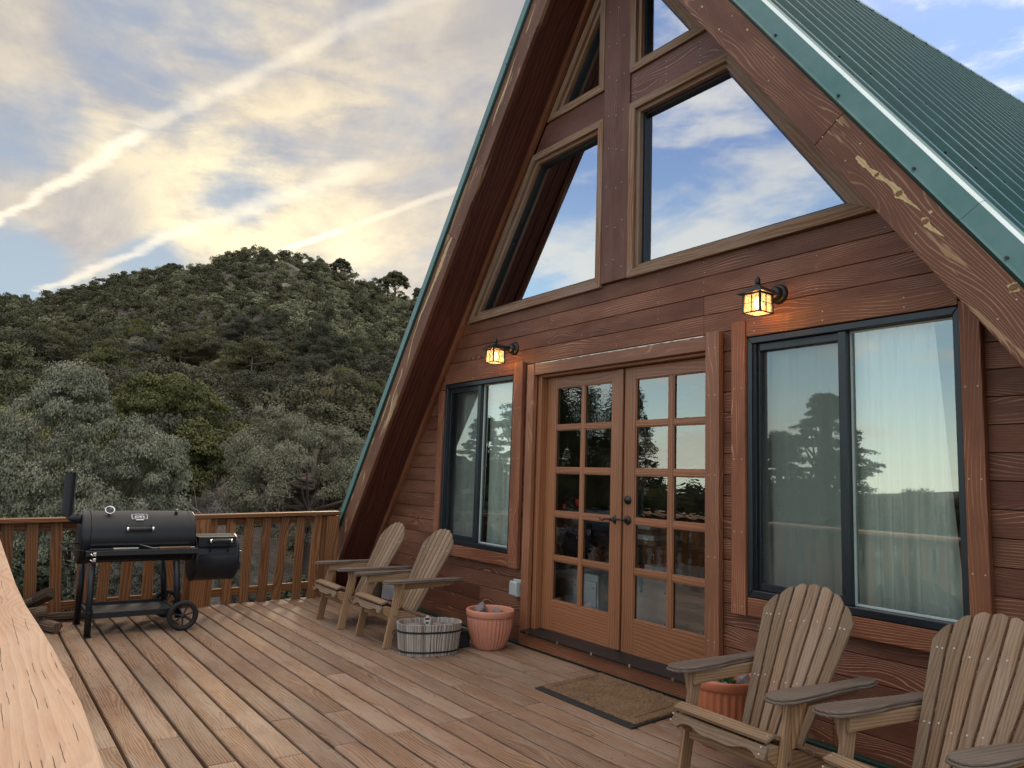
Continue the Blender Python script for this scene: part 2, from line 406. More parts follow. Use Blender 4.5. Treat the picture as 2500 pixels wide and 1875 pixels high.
M = {}
M['deck'] = wood('deck_boards', (0.150, 0.086, 0.052), (0.43, 0.278, 0.178), 60, .78, .75, .5, (0.33, 0.26, 0.20), .6, var=.19, cracks=.9, contrast=.62, fine=1.5, blotch=.62)
M['joist'] = wood('joist', (0.05, 0.032, 0.02), (0.10, 0.065, 0.04), 30, .85, .3, .3)
M['cap'] = wood('weathered_handrail', (0.30, 0.165, 0.105), (0.50, 0.335, 0.225), 42, .8, .9, .5, (0.50, 0.37, 0.27), .5, var=.03, cracks=1.0, contrast=.45, fine=1.5)
M['rail'] = wood('stained_railing', (0.13, 0.052, 0.02), (0.31, 0.145, 0.06), 38, .6, .5, .25, var=.2)
M['siding'] = wood('stained_siding', (0.082, 0.027, 0.014), (0.205, 0.078, 0.039), 80, .58, .85, .45, var=.16, lightline=(0.42, 0.24, 0.16), knotdark=.45, spec=.35)
M['trim'] = wood('stained_trim', (0.120, 0.039, 0.018), (0.255, 0.095, 0.043), 66, .55, .6, .4, var=.12, lightline=(0.46, 0.22, 0.12), spec=.35)
M['post'] = wood('dark_stained_beam', (0.076, 0.028, 0.018), (0.155, 0.062, 0.042), 80, .55, .6, .4, var=.08, lightline=(0.33, 0.2, 0.17))
M['fascia'] = wood('worn_fascia', (0.084, 0.032, 0.018), (0.178, 0.074, 0.042), 56, .6, 1.2, .4, var=.08, lightline=(0.36, 0.2, 0.13), bare=(0.30, 0.19, 0.10), bareamt=-.1)
M['bare'] = wood('bare_pine', (0.40, 0.285, 0.135), (0.60, 0.455, 0.25), 60, .75, .1, .3, var=.02)
M['knot'] = flat('knot', (0.17, 0.085, 0.035), .7)
M['soffit'] = wood('dark_soffit', (0.06, 0.018, 0.012), (0.12, 0.038, 0.024), 26, .6, .3, .25, var=.08)
M['tan'] = wood('weathered_window_trim', (0.150, 0.075, 0.038), (0.30, 0.172, 0.098), 40, .75, .3, .4, (0.3, 0.23, 0.18), .6, var=.12, cracks=.6)
M['door'] = wood('varnished_door', (0.190, 0.073, 0.030), (0.335, 0.145, 0.064), 42, .42, .12, .15, var=.10, spec=.5)
M['doortrim'] = wood('stained_door_casing', (0.15, 0.056, 0.026), (0.29, 0.118, 0.056), 30, .45, .5, .3, var=.1, lightline=(0.4, .2, .11), spec=.45)
M['chair'] = wood('weathered_chair_slats', (0.112, 0.066, 0.036), (0.275, 0.182, 0.110), 60, .8, .35, .5, (0.26, 0.21, 0.16), .5, contrast=.65, var=.26, cracks=.6, knotdark=.3)
M['chair_arm'] = wood('grey_chair_arms', (0.075, 0.056, 0.042), (0.155, 0.12, 0.095), 60, .8, .1, .5, (0.16, 0.135, 0.115), .5, var=.1, cracks=.5)
M['chair_leg'] = wood('tan_chair_frame', (0.22, 0.12, 0.055), (0.43, 0.265, 0.14), 55, .7, .25, .3, (0.34, 0.27, 0.19), .4, var=.12)
M['tub'] = wood('greyed_barrel_staves', (0.14, 0.105, 0.07), (0.50, 0.46, 0.40), 50, .85, .1, .6, (0.52, 0.49, 0.45), .55, var=.2, cracks=.9)
M['log'] = wood('split_firewood', (0.05, 0.035, 0.025), (0.19, 0.135, 0.09), 60, .9, .2, .8, var=.4, cracks=1.0)
M['white_wood'] = flat('white_painted_board', (0.62, 0.64, 0.66), .5, namp=.04)
M['nail'] = flat('nail_head', (0.42, 0.39, 0.34), .5, .3)
M['black_iron'] = flat('black_iron', (0.012, 0.012, 0.013), .42, .2, namp=.3, bump=.2)
M['grill'] = flat('black_grill_paint', (0.008, 0.011, 0.016), .42, .0, 14, .35, .12, spec=.38)
M['grill_dull'] = flat('dull_black_steel', (0.016, 0.018, 0.022), .55, .0, 20, .35, .2)
M['rubber'] = flat('black_rubber', (0.012, 0.012, 0.013), .75, namp=.3)
M['chrome'] = flat('chrome', (0.75, 0.75, 0.75), .15, 1.0, namp=.05)
M['steel'] = flat('brushed_steel', (0.35, 0.33, 0.31), .4, .8)
M['winframe'] = flat('black_window_frame', (0.018, 0.024, 0.030), .32, .3, 12, .2)
M['frame_in'] = flat('pale_inner_frame', (0.40, 0.46, 0.44), .5)
M['terracotta'] = flat('terracotta', (0.52, 0.215, 0.135), .62, .0, 22, .12, .1)
M['terracotta2'] = flat('glazed_terracotta', (0.47, 0.15, 0.07), .38, .0, 12, .2, .1)
M['rock'] = flat('grey_rock', (0.19, 0.155, 0.15), .9, .0, 14, .45, .8)
M['outcrop'] = flat('pale_rock', (0.20, 0.17, 0.14), .95, .0, .6, .4, .3)
M['soil'] = flat('soil', (0.05, 0.035, 0.025), .95, .0, 40, .5, .8)
M['succ'] = flat('succulent', (0.05, 0.11, 0.045), .6, .0, 60, .4)
M['plastic'] = flat('grey_outlet_cover', (0.36, 0.40, 0.38), .22, .0, 10, .12, spec=.6)
M['bag'] = flat('white_bag', (0.55, 0.57, 0.60), .4)
M['bagred'] = flat('red_bag_print', (0.30, 0.015, 0.03), .4)
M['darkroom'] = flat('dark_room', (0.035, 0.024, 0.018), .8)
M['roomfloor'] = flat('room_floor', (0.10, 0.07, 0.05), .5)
M['cabinet'] = flat('white_cabinet', (0.78, 0.80, 0.83), .45, namp=.04)
M['red'] = flat('red_flower', (0.45, 0.02, 0.012), .5)
M['blue'] = flat('blue_cloth', (0.01, 0.02, 0.07), .8)
M['orange'] = flat('orange_box', (0.35, 0.09, 0.03), .7)
M['tag'] = flat('plant_tag', (0.6, 0.58, 0.52), .6)
M['bark'] = flat('bark', (0.09, 0.065, 0.05), .95, .0, 20, .4, 1.0)
M['deadwood'] = flat('dead_branches', (0.34, 0.31, 0.29), .9, .0, 20, .3)
M['badgeblack'] = flat('badge_black', (0.01, 0.012, 0.02), .35)
M['badgewhite'] = flat('badge_white', (0.6, 0.62, 0.66), .35)
M['gutter'] = flat('dark_green_flashing', (0.008, 0.04, 0.032), .4, .1)

def roof_mat():
    m_, t, b = principled('green_roof_metal')
    tc = t.node('ShaderNodeTexCoord').outputs['Object']
    n1 = t.noise(tc, 2.5, 5, .6); n2 = t.noise(t.vm('MULTIPLY', tc, (1, 6, 1)), 9, 5, .65)
    c = t.mix(t.lin(n2, .35, .7), (0.003, 0.052, 0.054), (0.007, 0.078, 0.080))
    c = t.mix(t.m('MULTIPLY', t.ss(n1, .55, .75), .35), c, (0.02, 0.09, 0.088))
    t._set(b.inputs['Base Color'], c); t._set(b.inputs['Roughness'], t.lin(n1, .3, .7, .16, .26))
    b.inputs['Metallic'].default_value = 0; b.inputs['Specular IOR Level'].default_value = .25
    return m_
M['roof'] = roof_mat()
M['flash_edge'] = flat('sky_glint_flashing_edge', (0.42, 0.52, 0.56), .22, .7, 6, .1)  # pale tone paints the sky's bright reflection along the flashing's top bend
def flash_mat():
    m_, t, b = principled('green_flashing')
    tc = t.node('ShaderNodeTexCoord').outputs['Object']
    n1 = t.noise(tc, 3.5, 6, .65)
    c = t.mix(t.lin(n1, .35, .7), (0.065, 0.165, 0.155), (0.115, 0.215, 0.202))
    t._set(b.inputs['Base Color'], c); t._set(b.inputs['Roughness'], t.lin(n1, .3, .7, .38, .5))
    b.inputs['Metallic'].default_value = .1
    return m_
M['flash'] = flash_mat()

def glass_mat(name, refl=0.30, wave=0.0, tint=(0.9, 0.95, 0.95)):
    m_ = bpy.data.materials.new(name); m_.use_nodes = True; t = NT(m_.node_tree); t.n.clear()
    out = t.node('ShaderNodeOutputMaterial')
    tc = t.node('ShaderNodeTexCoord').outputs['Object']
    g = t.node('ShaderNodeBsdfGlossy', {'Color': (*tint, 1), 'Roughness': 0.0})
    tr = t.node('ShaderNodeBsdfTransparent', {'Color': (0.93, 0.98, 0.95, 1)})
    fr = t.node('ShaderNodeFresnel', {'IOR': 1.5})
    k = t.m('ADD', refl, t.m('MULTIPLY', fr.outputs[0], 1.3), clamp=True)
    if wave:
        h = t.noise(t.vm('MULTIPLY', tc, (1.0, 1.0, 2.4)), 14.0, 2, .5)
        bp = t.node('ShaderNodeBump', {'Height': h, 'Strength': 1.0, 'Distance': wave})
        t.l.new(bp.outputs[0], g.inputs['Normal'])
    else:
        h = t.noise(tc, 1.6, 1, .4)
        bp = t.node('ShaderNodeBump', {'Height': h, 'Strength': 1.0, 'Distance': 0.0006})
        t.l.new(bp.outputs[0], g.inputs['Normal'])
    mx = t.node('ShaderNodeMixShader', {0: k, 1: tr.outputs[0], 2: g.outputs[0]})
    t.l.new(mx.outputs[0], out.inputs[0])
    return m_
M['glass'] = glass_mat('window_glass', .19)
M['glass_up'] = glass_mat('upper_window_glass', .46, 0, (0.88, 0.94, 1.0))
M['glass_door'] = glass_mat('door_glass_wavy', .14, .0005)
M['glass_door2'] = glass_mat('door_glass', .17, .00022)
def screen_mat():
    m_ = bpy.data.materials.new('insect_screen'); m_.use_nodes = True; t = NT(m_.node_tree); t.n.clear()
    out = t.node('ShaderNodeOutputMaterial')
    d_ = t.node('ShaderNodeBsdfDiffuse', {'Color': (0.035, 0.035, 0.04, 1)}); tr = t.node('ShaderNodeBsdfTransparent')
    mx = t.node('ShaderNodeMixShader', {0: .27, 1: tr.outputs[0], 2: d_.outputs[0]}); t.l.new(mx.outputs[0], out.inputs[0])
    return m_
M['screen'] = screen_mat()
def cloth_mat():
    m_ = bpy.data.materials.new('sheer_curtain'); m_.use_nodes = True; t = NT(m_.node_tree); t.n.clear()
    out = t.node('ShaderNodeOutputMaterial')
    tc = t.node('ShaderNodeTexCoord').outputs['Object']
    wv = t.noise(t.vm('MULTIPLY', tc, (260, 260, 40)), 1.0, 3, .6)
    wv2 = t.noise(t.vm('MULTIPLY', tc, (30, 30, 6)), 1.0, 4, .6)
    c = t.mix(t.m('MULTIPLY', t.m('ADD', wv, wv2), .5), (0.74, 0.76, 0.68), (0.90, 0.92, 0.84))
    d_ = t.node('ShaderNodeBsdfDiffuse', {'Color': c}); tl = t.node('ShaderNodeBsdfTranslucent', {'Color': c})
    mx = t.node('ShaderNodeMixShader', {0: .12, 1: d_.outputs[0], 2: tl.outputs[0]}); t.l.new(mx.outputs[0], out.inputs[0])
    return m_
M['curtain'] = cloth_mat()
def emit(name, c, s_):
    m_ = bpy.data.materials.new(name); m_.use_nodes = True; t = NT(m_.node_tree); t.n.clear()
    out = t.node('ShaderNodeOutputMaterial'); e = t.node('ShaderNodeEmission', {'Color': (*c, 1), 'Strength': s_}); t.l.new(e.outputs[0], out.inputs[0]); return m_
M['bulb'] = emit('lit_bulb', (1.0, .68, .28), 9.0)
def shade_mat():
    m_ = bpy.data.materials.new('amber_seeded_glass'); m_.use_nodes = True; t = NT(m_.node_tree); t.n.clear()
    out = t.node('ShaderNodeOutputMaterial'); tc = t.node('ShaderNodeTexCoord').outputs['Object']
    n1 = t.noise(tc, 130, 3, .6)
    c = t.mix(t.lin(n1, .4, .65), (0.98, 0.72, 0.42), (0.70, 0.44, 0.22))
    tr = t.node('ShaderNodeBsdfTransparent', {'Color': (1, .82, .55, 1)}); tl = t.node('ShaderNodeBsdfTranslucent', {'Color': c})
    em = t.node('ShaderNodeEmission', {'Color': c, 'Strength': .22})
    mx = t.node('ShaderNodeMixShader', {0: .30, 1: tr.outputs[0], 2: tl.outputs[0]})
    ad = t.node('ShaderNodeAddShader'); t.l.new(mx.outputs[0], ad.inputs[0]); t.l.new(em.outputs[0], ad.inputs[1]); t.l.new(ad.outputs[0], out.inputs[0])
    return m_
M['shade'] = shade_mat()
def coir_mat():
    m_, t, b = principled('coir_mat'); tc = t.node('ShaderNodeTexCoord').outputs['Object']
    n1 = t.noise(tc, 55, 6, .75); n2 = t.noise(tc, 7, 4, .6)
    c = t.mix(t.lin(t.m('ADD', t.m('MULTIPLY', n1, .7), t.m('MULTIPLY', n2, .3)), .32, .66), (0.055, 0.032, 0.016), (0.27, 0.165, 0.085))
    t._set(b.inputs['Base Color'], c); b.inputs['Roughness'].default_value = 1
    bp = t.node('ShaderNodeBump', {'Height': n1, 'Strength': 1.0, 'Distance': .012}); t.l.new(bp.outputs[0], b.inputs['Normal']); return m_
M['coir'] = coir_mat()
def leaf_mat(name, c0, c1, c2):
    m_, t, b = principled(name)
    tc = t.node('ShaderNodeTexCoord').outputs['Object']; oi = t.node('ShaderNodeObjectInfo').outputs['Random']
    gi = t.node('ShaderNodeNewGeometry').outputs['Random Per Island']
    n1 = t.noise(tc, 1.1, 3, .55)
    c = t.mix(gi, c0, c1); c = t.mix(t.m('MULTIPLY', t.ss(n1, .42, .64), .7), c, c2)
    k = t.lin(oi, 0, 1, .72, 1.28); c = t.vm('MULTIPLY', c, t.comb(k, t.m('MULTIPLY', k, t.lin(t.m('FRACT', t.m('MULTIPLY', oi, 7.3)), 0, 1, .92, 1.06)), t.lin(t.m('FRACT', t.m('MULTIPLY', oi, 3.7)), 0, 1, .7, 1.2)))
    t._set(b.inputs['Base Color'], c); b.inputs['Roughness'].default_value = .7; b.inputs['Specular IOR Level'].default_value = .25
    b.inputs['Subsurface Weight'].default_value = 0
    return m_
M['leaf_dark'] = leaf_mat('pinyon_needles', (0.042, 0.043, 0.023), (0.078, 0.076, 0.039), (0.104, 0.098, 0.050))
M['leaf_olive'] = leaf_mat('olive_needles', (0.050, 0.052, 0.025), (0.100, 0.098, 0.046), (0.135, 0.125, 0.062))
M['leaf_grey'] = leaf_mat('grey_green_leaves', (0.085, 0.092, 0.062), (0.18, 0.185, 0.128), (0.24, 0.238, 0.175))
M['leaf_sage'] = leaf_mat('juniper_sprays', (0.110, 0.112, 0.062), (0.20, 0.20, 0.115), (0.26, 0.245, 0.155))
M['leaf_low'] = leaf_mat('dark_low_leaves', (0.018, 0.028, 0.014), (0.038, 0.055, 0.024), (0.06, 0.066, 0.026))
def ground_mat():
    m_, t, b = principled('hill_soil'); tc = t.node('ShaderNodeTexCoord').outputs['Object']
    n1 = t.noise(tc, .5, 8, .65); n2 = t.noise(tc, 6, 6, .65)
    c = t.mix(t.lin(n2, .35, .65), (0.055, 0.042, 0.036), (0.15, 0.12, 0.105)); c = t.mix(t.m('MULTIPLY', t.ss(n1, .45, .6), .6), c, (0.05, 0.055, 0.025))
    t._set(b.inputs['Base Color'], c); b.inputs['Roughness'].default_value = 1
    bp = t.node('ShaderNodeBump', {'Height': n2, 'Strength': .8, 'Distance': .1}); t.l.new(bp.outputs[0], b.inputs['Normal']); return m_
M['ground'] = ground_mat()






# ================================================================== SETTING: terrain
CREST = [(120, 8.0), (140, 12.0), (152.6, 12.4), (154.9, 13.0), (158.4, 14.0), (159.8, 14.6), (161.9, 14.85), (163.8, 15.0), (165, 14.7), (167.5, 13.45), (171.2, 12.1), (174.25, 10.8), (177, 9.7), (179.3, 9.3), (186, 7.5), (200, 4.5), (225, 0.0)]
def lerp_t(tab, x):
    if x <= tab[0][0]: return tab[0][1]
    for (a, b), (c, d) in zip(tab, tab[1:]):
        if x <= c: return b + (d - b) * (x - a) / (c - a)
    return tab[-1][1]
def smooth(a, b, x):
    t = min(1, max(0, (x - a) / (b - a))); return t * t * (3 - 2 * t)
def gz(x, y):
    r = math.hypot(x, y); az = math.degrees(math.atan2(y, x)) % 360
    base = -2.9 - smooth(4, 30, r) * 0.8
    hillside = smooth(118, 140, az) * (1 - smooth(200, 228, az))
    el = lerp_t(CREST, az)
    # angle of the slope above the horizon grows with distance up to the crest
    f = lerp_t([(0, -60), (12, -16), (22, -9.5), (34, -5.0), (50, -1.0), (75, 3.2), (110, 7.2), (160, 11.0), (215, 13.6), (245, 14.3)], r)
    ang = f * (el / 14.3) if f > 0 else f
    h = 1.35 + math.tan(R(ang)) * r
    h = max(h, base)
    if r > 245: h = 1.35 + math.tan(R(el)) * 245 - (r - 245) * .28
    n = (mnoise.noise(Vector((x * .05, y * .05, 0))) * 1.5 + mnoise.noise(Vector((x * .17, y * .17, 3))) * .5) * smooth(14, 60, r)
    flatz = -3.0 - smooth(30, 120, r) * 3.0 + mnoise.noise(Vector((x * .03, y * .03, 5))) * 1.2 * smooth(20, 60, r)
    flatz += smooth(90, 260, r) * 7.5 * smooth(228, 250, az)
    return (h + n) * hillside + flatz * (1 - hillside)
def terrain():
    rs = [0.5] + list(np.geomspace(3, 420, 110)); na = 300
    V = []; F = []
    for r in rs:
        for k in range(na):
            a = 2 * math.pi * k / na; x, y = r * math.cos(a), r * math.sin(a); V.append((x, y, gz(x, y)))
    for i in range(len(rs) - 1):
        for k in range(na):
            k2 = (k + 1) % na; F.append((i * na + k, i * na + k2, (i + 1) * na + k2, (i + 1) * na + k))
    i = len(V); V.append((0, 0, gz(.1, .1))); F += [(i, (k + 1) % na, k) for k in range(na)]
    for r in (420, 2500):
        pass
    o0 = (len(rs) - 1) * na; j = len(V)
    for k in range(na):
        a = 2 * math.pi * k / na; V.append((2500 * math.cos(a), 2500 * math.sin(a), -60 if 118 < math.degrees(a) < 228 else -14))
    for k in range(na):
        k2 = (k + 1) % na; F.append((o0 + k, o0 + k2, j + k2, j + k))
    me = bpy.data.meshes.new('hill_ground'); me.from_pydata(V, [], [f[::-1] for f in F]); me.materials.append(M['ground'])
    me.polygons.foreach_set('use_smooth', [True] * len(me.polygons)); me.update()
    me.flip_normals()
    o = bpy.data.objects.new('hill_ground', me); col.objects.link(o); tag(o, kind='structure')
terrain()

# ================================================================== CABIN
W = 3.823; XC = -4.05; KS = 1.384; YF = 3.41; LEN = 11.5
cabin = empty('cabin', (XC, W, 0), 'brown stained A-frame cabin with a green ribbed metal roof behind the deck', 'cabin')
X = Vector((1, 0, 0)); Y = Vector((0, 1, 0)); ZZ = Vector((0, 0, 1))
cosS = 1 / math.hypot(1, KS); sinS = KS / math.hypot(1, KS)
def xl(z, apex): return XC - (apex - z) / KS      # left slope line at height z
def xr(z, apex): return XC + (apex - z) / KS
# openings in the siding: (x0,x1,z0,z1)
OPEN = [(-6.44, -5.262, .60, 2.226), (-4.935, -3.15, -.1, 2.19), (-2.865, -1.64, .60, 2.243)]
def siding():
    mb = MB(); zt = 2.82; APX = 5.70
    # the sheet behind the boards
    zs = []
    z = 2.305 + .1287 * 4
    rows = []
    while z > -0.02: rows.append((z - .1287, z)); z -= .1287
    studs = [XC + .02 + .406 * k for k in range(-12, 13)]
    rr = random.Random(3)
    for (a, b) in rows:
        zc = (a + b) / 2
        L = [(xl(zc, APX) - .04, xr(zc, APX) + .04)]
        for (x0, x1, z0, z1) in OPEN:
            if zc > z0 and zc < z1:
                N = []
                for (p, q) in L:
                    if x1 <= p or x0 >= q: N.append((p, q)); continue
                    if x0 > p: N.append((p, x0))
                    if x1 < q: N.append((x1, q))
                L = N
        for (p, q) in L:
            cuts = [p]
            if q - p > 3:
                c1 = studs[rr.randrange(6, 18)] ; cuts.append(min(max(c1, p + .8), q - .8))
            elif q - p > 2 and rr.random() < .5: cuts.append((p + q) / 2)
            cuts.append(q); cuts.sort()
            for c0, c1 in zip(cuts, cuts[1:]):
                mb.beam((c0 + .0008, W + .0095 + rr.uniform(-.0006, .0006), zc), (c1 - .0008, W + .0095, zc), ZZ, .1287 - .0038, .019, .0026)
                for sx in studs:
                    if c0 + .03 < sx < c1 - .03 and rr.random() < .45:
                        for dzz in (-.030, .034):
                            if rr.random() < .85: mb.disc((sx + rr.uniform(-.006, .006), W - .0002, zc + dzz + rr.uniform(-.006, .006)), (0, -1, 0),   .0030, 6, 1, .0010)
    # backing
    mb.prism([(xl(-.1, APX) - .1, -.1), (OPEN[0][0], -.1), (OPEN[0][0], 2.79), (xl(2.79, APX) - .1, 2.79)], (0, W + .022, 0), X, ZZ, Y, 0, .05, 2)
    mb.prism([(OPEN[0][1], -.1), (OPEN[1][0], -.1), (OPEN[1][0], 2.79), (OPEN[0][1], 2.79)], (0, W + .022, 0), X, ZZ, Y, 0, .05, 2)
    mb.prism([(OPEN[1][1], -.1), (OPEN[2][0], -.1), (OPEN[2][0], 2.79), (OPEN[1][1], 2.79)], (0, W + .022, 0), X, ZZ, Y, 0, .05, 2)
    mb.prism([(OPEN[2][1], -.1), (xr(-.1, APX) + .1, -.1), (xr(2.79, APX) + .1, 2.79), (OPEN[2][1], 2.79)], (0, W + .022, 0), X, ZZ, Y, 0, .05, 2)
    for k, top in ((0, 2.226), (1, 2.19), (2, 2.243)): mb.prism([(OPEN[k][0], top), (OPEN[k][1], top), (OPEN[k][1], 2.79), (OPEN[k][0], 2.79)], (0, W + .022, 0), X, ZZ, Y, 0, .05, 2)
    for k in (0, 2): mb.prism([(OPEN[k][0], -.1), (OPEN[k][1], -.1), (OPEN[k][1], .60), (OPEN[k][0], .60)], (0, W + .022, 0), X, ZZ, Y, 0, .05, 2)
    mb.build('siding', [M['siding'], M['nail'], M['darkroom']], cabin)
siding()
BARE_R = [[(-1.922, 2.971, 0.02), (-1.891, 2.929, 0.03), (-1.861, 2.888, 0.016), (-1.822, 2.845, 0.03), (-1.784, 2.808, 0.018), (-1.749, 2.773, 0.02), (-1.719, 2.722, 0.045), (-1.688, 2.683, 0.018), (-1.65, 2.643, 0.01), (-1.623, 2.612, 0.003)],
 [(-1.619, 2.576, 0.01), (-1.605, 2.558, 0.042), (-1.583, 2.52, 0.02), (-1.557, 2.497, 0.014), (-1.526, 2.467, 0.003)], [(-1.287, 2.2, 0.01), (-1.263, 2.188, 0.05), (-1.243, 2.169, 0.01)], [(-1.588, 2.6, 0.004), (-1.579, 2.595, 0.018), (-1.57, 2.59, 0.004)],
 [(-2.77, 4.06, .003), (-2.762, 4.051, .012), (-2.755, 4.043, .003)], [(-2.566, 3.958, .003), (-2.56, 3.952, .014), (-2.553, 3.945, .003)], [(-2.90, 4.275, .003), (-2.895, 4.267, .014), (-2.885, 4.258, .003)]]
BARE_L = [[(-5.795, 3.5, 0.03), (-5.868, 3.433, 0.045), (-5.931, 3.344, 0.055), (-5.996, 3.253, 0.055), (-6.061, 3.172, 0.045), (-6.128, 3.089, 0.03), (-6.195, 3.006, 0.03), (-6.263, 2.921, 0.025), (-6.333, 2.845, 0.03), (-6.383, 2.755, 0.012), (-6.444, 2.666, 0.012), (-6.484, 2.574, 0.014), (-6.516, 2.489, 0.02), (-6.557, 2.396, 0.004)],
 [(-6.646, 2.367, 0.02), (-6.662, 2.302, 0.02), (-6.735, 2.207, 0.012), (-6.818, 2.09, 0.02), (-6.861, 1.936, 0.03), (-6.934, 1.827, 0.012), (-6.985, 1.727, 0.003)], [(-6.882, 2.117, 0.012), (-6.955, 1.997, 0.01), (-7.009, 1.92, 0.022), (-7.061, 1.831, 0.008), (-7.129, 1.753, 0.003)],
 [(-7.187, 1.697, 0.01), (-7.222, 1.664, 0.02), (-7.248, 1.618, 0.006)], [(-7.375, 1.352, 0.006), (-7.383, 1.293, 0.022), (-7.409, 1.246, 0.01), (-7.457, 1.187, 0.003)], [(-7.621, 1.111, 0.006), (-7.652, 1.068, 0.016), (-7.68, 1.02, 0.003)], [(-7.781, 0.854, 0.003), (-7.773, 0.795, 0.012), (-7.768, 0.724, 0.022), (-7.778, 0.676, 0.006)],
 [(-4.624, 5.182, 0.006), (-4.67, 5.114, 0.01), (-4.702, 5.052, 0.018), (-4.745, 4.988, 0.006)], [(-4.852, 4.874, 0.004), (-4.912, 4.802, 0.01), (-4.97, 4.695, 0.022), (-5.039, 4.591, 0.028), (-5.111, 4.506, 0.022), (-5.172, 4.409, 0.018), (-5.203, 4.353, 0.006)]]
KN_R = [(-1.822, 2.845, .014), (-1.719, 2.722, .020), (-1.605, 2.556, .020), (-1.263, 2.188, .022)]
KN_L = [(-7.222, 1.664, .008), (-6.861, 1.95, .010)]
def roofing():
    # roof panels: ribs every .229 m, ridge climbing slightly toward the back
    ap = lambda y: 6.285 + .060 * (y - YF)
    n = int(LEN / .300); prof = []
    y = YF + .075
    while y < YF + LEN:
        prof += [(y, 0.0), (y + .012, .024), (y + .016, .027), (y + .030, .027), (y + .034, .024), (y + .046, 0.0)]
        y += .300
    for sgn, nm in ((1, 'roof_panels'), (-1, 'roof_panels')):
        mb = MB()
        nrm = Vector((sgn * sinS, 0, cosS)); zb = -2.6
        segs = [0, .25, .5, .75, 1]
        rowsv = []
        for t_ in segs:
            row = []
            for (yy, hh) in prof:
                top = Vector((XC, yy, ap(yy))); bot = Vector((XC + sgn * (ap(yy) - zb) / KS, yy, zb))
                row.append(top.lerp(bot, t_) + nrm * hh)
            rowsv.append(row)
        for i in range(len(segs) - 1):
            for j in range(len(prof) - 1):
                q = [rowsv[i][j], rowsv[i + 1][j], rowsv[i + 1][j + 1], rowsv[i][j + 1]]
                if sgn < 0: q = q[::-1]
                mb.face(q, [(0, 0), (1, 0), (1, 1), (0, 1)], (.5, .5), 0, False)
        # screws
        rr = random.Random(5)
        for zz in np.arange(-1.5, 6.2, .75):
            for k in range(0, n, 1):
                yy = YF + .075 + k * .300 - .03
                if yy < YF + .05: continue
                c = Vector((XC + sgn * (ap(yy) - zz) / KS, yy, zz)); mb.disc(c, nrm, .008, 6, 1, .006)
        o = mb.build(nm, [M['roof'], M['winframe']], cabin)
        # thickness under the panels
        mb = MB()
        for (y0, y1) in ((YF + .03, YF + LEN),):
            d = .10 / cosS
            p = [(XC, ap(YF) - .03), (XC + sgn * (ap(YF) - .03 - zb) / KS, zb), (XC + sgn * (ap(YF) - .03 - .16 - zb) / KS, zb), (XC, ap(YF) - .03 - .16)]
            mb.prism(p, (0, y0, 0), X, ZZ, Y, 0, y1 - y0, 0)
        mb.build('roof_deck', M['soffit'], cabin)
    mb = MB()
    for sgn in (1, -1):
        a0 = Vector((XC, YF + .0, ap(YF) + .045)); a1 = Vector((XC, YF + LEN, ap(YF + LEN) + .045))
        dn = Vector((sgn * cosS, 0, -sinS)); nr = Vector((sgn * sinS, 0, cosS))
        N = 40
        for i in range(N):
            p = a0.lerp(a1, i / N); q = a0.lerp(a1, (i + 1) / N)
            f = [p, p + dn * .17, q + dn * .17, q]
            if sgn < 0: f = f[::-1]
            mb.face(f, [(0, 0)] * 4, (.5, .5))
            f2 = [p + dn * .17, p + dn * .172 - nr * .018, q + dn * .172 - nr * .018, q + dn * .17]
            if sgn < 0: f2 = f2[::-1]
            mb.face(f2, [(0, 0)] * 4, (.5, .5))
            mb.disc(p + dn * .15, nr, .01, 6, 0, .007)
    mb.build('ridge_cap', M['flash'], cabin)
    # rake flashing, fascia, lip, soffit per side
    AF = 6.10                      # apex of the fascia top edge
    for sgn in (1, -1):
        dn = Vector((sgn * cosS, 0, -sinS)); nr = Vector((sgn * sinS, 0, cosS))
        top = Vector((XC, YF, AF)); Lr = (AF + .9) / sinS
        mb = MB()
        # flashing: kicked drip lip, flat face, rolled top turned back over the panels
        pf = [(0.0, -.010), (-.014, .000), (-.018, .008), (-.004, .018), (-.002, .105), (.002, .110), (.012, .121), (.026, .126), (.066, .127), (.07, .112)]
        joints = [0.0, 1.36, 4.42, Lr] if sgn > 0 else [0.0, 1.45, 4.5, Lr]
        for a, b in zip(joints, joints[1:]):
            for i in range(len(pf) - 1):
                (y0, h0), (y1, h1) = pf[i], pf[i + 1]
                p0 = top + dn * (a + .001); p1 = top + dn * (b - .001)
                f = [p0 + Y * y0 + nr * h0, p0 + Y * y1 + nr * h1, p1 + Y * y1 + nr * h1, p1 + Y * y0 + nr * h0]
                if sgn > 0: f = f[::-1]
                mb.face(f, [(0, 0)] * 4, (.5, .5), 1 if i < 2 else 3 if 4 <= i <= 5 else 0, 4 <= i <= 7)
        d = .35
        while d < Lr:
            mb.disc(top + dn * d + Y * (-.004) + nr * .028, (0, -1, 0), .0075, 8, 2, .008); d += .62
        mb.build('rake_flashing', [M['flash'], M['gutter'], M['winframe'], M['flash_edge']], cabin)
        mb = MB()
        cuts = [0.0, 3.54, Lr] if sgn > 0 else [0.0, 3.13, Lr]
        for a, b in zip(cuts, cuts[1:]):
            c0 = top + dn * (a + .0012) - nr * .106 + Y * .020; c1 = top + dn * (b - .0012) - nr * .106 + Y * .020
            mb.beam(c0, c1, nr, .212, .036, .003)
            d = a + .2
            while d < b:
                for o_ in (-.05, .05): mb.disc(top + dn * (d + random.uniform(-.05, .05)) - nr * (.106 + o_) + Y * .002, (0, -1, 0), .004, 6, 1, .001)
                d += .55
        fas = mb.build('fascia', [M['fascia'], M['nail']], cabin)
        rr = random.Random(31)
